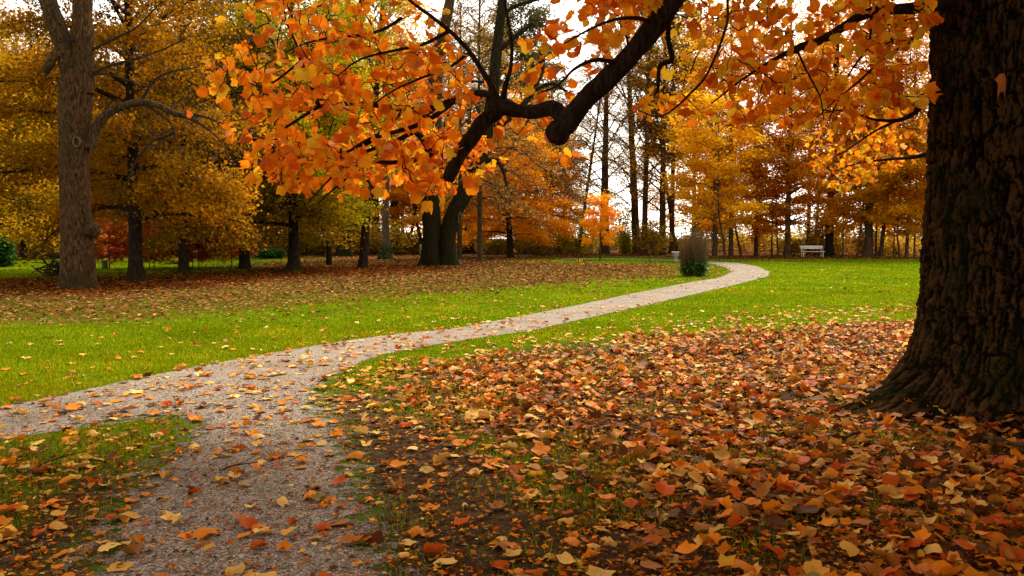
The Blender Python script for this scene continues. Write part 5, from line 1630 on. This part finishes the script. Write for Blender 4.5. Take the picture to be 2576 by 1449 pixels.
def bench(u, v, label, rot=0.0, W=1.8):
    g = ground_at(u, v)
    o = thing('park_bench', label, 'bench', tuple(g), rot, "white park benches at the wood edge")
    for k, (yy, zz2) in enumerate(((-.22, .44), (-.10, .445), (.02, .44))):
        mb = MB(); mb.box((0, yy, zz2), (W, .105, .035)); build("seat_slat", mb, M['white_paint'], o, shade=False)
    c, s = math.cos(.2), math.sin(.2)
    rot_x = np.array([[1, 0, 0], [0, c, s], [0, -s, c]])
    for k, (yy, zz2) in enumerate(((.155, .70), (.185, .83))):
        mb = MB(); mb.box((0, yy, zz2), (W, .03, .105), rot_x); build("back_slat", mb, M['white_paint'], o, shade=False)
    for sx in (-1, 1):
        x = sx * (W * .5 - .14)
        mb = MB(); mb.tube(np.array([[x, -.24, 0], [x, -.22, .22], [x, -.22, .42]]), .026, 6); build("front_leg", mb, M['white_paint'], o)
        mb = MB(); mb.tube(np.array([[x, .20, 0], [x, .11, .25], [x, .10, .45], [x, .17, .66], [x, .215, .88]]), .026, 6); build("back_leg", mb, M['white_paint'], o)
        mb = MB(); mb.tube(np.array([[x, -.22, .40], [x, .09, .40]]), .02, 6); build("seat_rail", mb, M['iron'], o)
        mb = MB(); mb.tube(curve3([[x, -.22, .42], [x, -.24, .60], [x, -.12, .66], [x, .16, .66]], 12), .016, 6); build("armrest", mb, M['iron'], o)
    return o
bench(2043, 647, "white slatted park bench at the wood edge beside the thick mossy trunk", rad(4), 1.78)
bench(1080, 640.5, "white park bench mostly hidden behind the thick twin trunk", rad(-6), 1.8)

g = ground_at(1699, 658)
urn = thing('stone_urn', "weathered white stone urn on a foot, left behind the twiggy shrub", 'urn', tuple(g))
mb = MB(); mb.box((0, 0, .05), (.30, .30, .10)); mb.box((0, 0, .135), (.24, .24, .07)); build("plinth", mb, M['weathered_stone'], urn, shade=False)
mb = MB(); mb.lathe([(.09, .17), (.07, .22), (.085, .26), (.15, .30), (.185, .38), (.19, .50), (.20, .55)], 20); build("bowl", mb, M['weathered_stone'], urn)
mb = MB(); mb.lathe([(.20, .55), (.245, .57), (.25, .61), (.235, .63), (.19, .62), (.15, .57), (.0, .56)], 20); build("rim", mb, M['white_paint'], urn)

# brushwood heap behind the grey tree
g = ground_at(146, 694)
heap = thing('brush_pile', "heap of cut dark branches lying behind the foot of the big grey tree", 'brush pile', tuple(g))
q = np.random.default_rng(151)
sticks = []
for k in range(6):
    L = 1.0
    mb = MB(); c = curve3([[-.5, 0, 0], [-.2, q.normal() * .05, q.normal() * .04], [.15, q.normal() * .06, q.normal() * .05], [.5, q.normal() * .04, q.normal() * .05]], 9)
    mb.tube(c, np.linspace(.035, .018, len(c)), 6)
    sticks.append(make_mesh("stick", *mb.data(), M['bark_dark' if k % 3 else 'bark_brown']))
for k in range(64):
    lv = q.random()
    o = link("stick", sticks[k % 6], heap)
    spread = .62 * (1 - lv)
    o.location = (q.normal() * .28 * (1 - lv * .5) + .16 - .1 * (1 - lv), q.normal() * .3, .04 + .62 * lv)
    o.rotation_euler = (q.normal() * .12, q.normal() * .28 + (.45 if q.random() < .4 else -.1), q.normal() * .8 + (math.pi if q.random() < .5 else 0))
    s = .5 + .75 * q.random()
    o.scale = (s * 1.15, s, s)

# stake and bare seedling on the far lawn
g = ground_at(1455, 665)
st = thing('wooden_stake', "thin wooden stake with a leafy scrap at its foot, left of the bright orange sapling", 'stake', tuple(g))
mb = MB(); mb.tube(np.array([[0, 0, -.05], [.01, 0, .4], [0, 0, .92]]), [.028, .026, .022], 6); build("post", mb, M['bark_brown'], st)
V, F = leaf_quads(q.normal(size=(30, 3)) * [.10, .06, .08] + [.06, 0, .17], .09, q, .8)
link("foliage", make_mesh("foliage", V, [F], M['c_rust'], False, {'leafmix': ('F', np.repeat(q.random(30), 4))}), st, kind='stuff')
g = ground_at(1635, 664)
sd_ = thing('bare_seedling', "bare thin seedling tree on the lawn left of the white stone urn", 'seedling', tuple(g))
mb = MB(); mb.tube(np.array([[0, 0, -.05], [.01, 0, .4], [-.01, 0, .85]]), [.03, .024, .016], 6)
for k in range(14):
    z = .55 + .35 * q.random(); a = q.random() * 6.28
    mb.tube(np.array([[0, 0, z], [math.cos(a) * .25, math.sin(a) * .25, z + .35], [math.cos(a) * .5, math.sin(a) * .4, z + .7]]), [.010, .007, .003], 4)
build("stem", mb, M['bark_brown'], sd_)

# sticks lying in the near litter
for pts, r_, lab in (([(2478, 1118), (2530, 1135), (2590, 1158)], .022, "thick grey-brown stick at the frame edge near the trunk roots"),
                     ([(2120, 1118), (2170, 1105), (2205, 1108)], .016, "short brown stick lying left of the trunk roots"),
                     ([(60, 1205), (130, 1180), (190, 1168)], .007, "thin dark twig on the grass patch at the path fork"),
                     ([(560, 1195), (600, 1190), (650, 1192)], .006, "thin dark twig on the near gravel path"),
                     ([(1365, 1330), (1440, 1322), (1500, 1306)], .007, "thin dark twig on bare soil before the leaf carpet"),
                     ([(1820, 1275), (1900, 1262), (1990, 1280)], .008, "curved thin twig lying on the leaf carpet")):
    w = [ground_at(*p) for p in pts]
    o0 = w[1]
    mb = MB(); c = curve3([p - o0 + [0, 0, r_ + .03 + .02 * k] for k, p in enumerate(w)], 12)
    mb.tube(c + q.normal(size=c.shape) * r_ * .25, np.linspace(r_, r_ * .6, len(c)), 7)
    d = c[6] - c[5]
    mb.tube(np.stack([c[5], c[5] + d * 1.2 + [.03, .05, .012], c[5] + d * 2 + [.05, .12, .02]]), [r_ * .5, r_ * .4, r_ * .2], 5)
    o = build("fallen_twig", mb, M['bark_brown'], None, tuple(o0))
    tag(o, lab, 'twig', 'fallen sticks and twigs')

# dry leaf hanging from a thread before the trunk
p = point_at(2526, 212, 6.55)
o = thing('dangling_leaf', "dry rust-orange leaf hanging from thin threads before the huge trunk", 'leaf', tuple(p))
V, F = SHAPES[12][1], SHAPES[12][2]
Vr = np.stack([V[:, 0] * .55, V[:, 2] * .6, -V[:, 1]], 1) * .165 + [0, 0, .075]
me = make_mesh("leaf_blade", Vr, [F], M['leaf_fall_single'])
b = link("leaf_blade", me, o); b.color = (.36, .12, .03, 1)
mb = MB(); mb.tube(np.array([[0, 0, .07], [-.01, 0, .35], [-.03, .02, .72]]), .0012, 4); mb.tube(np.array([[0, 0, .07], [.12, .01, .12], [.26, .03, .17]]), .0012, 4)
build("threads", mb, M['twig_grey'], o, kind='stuff')
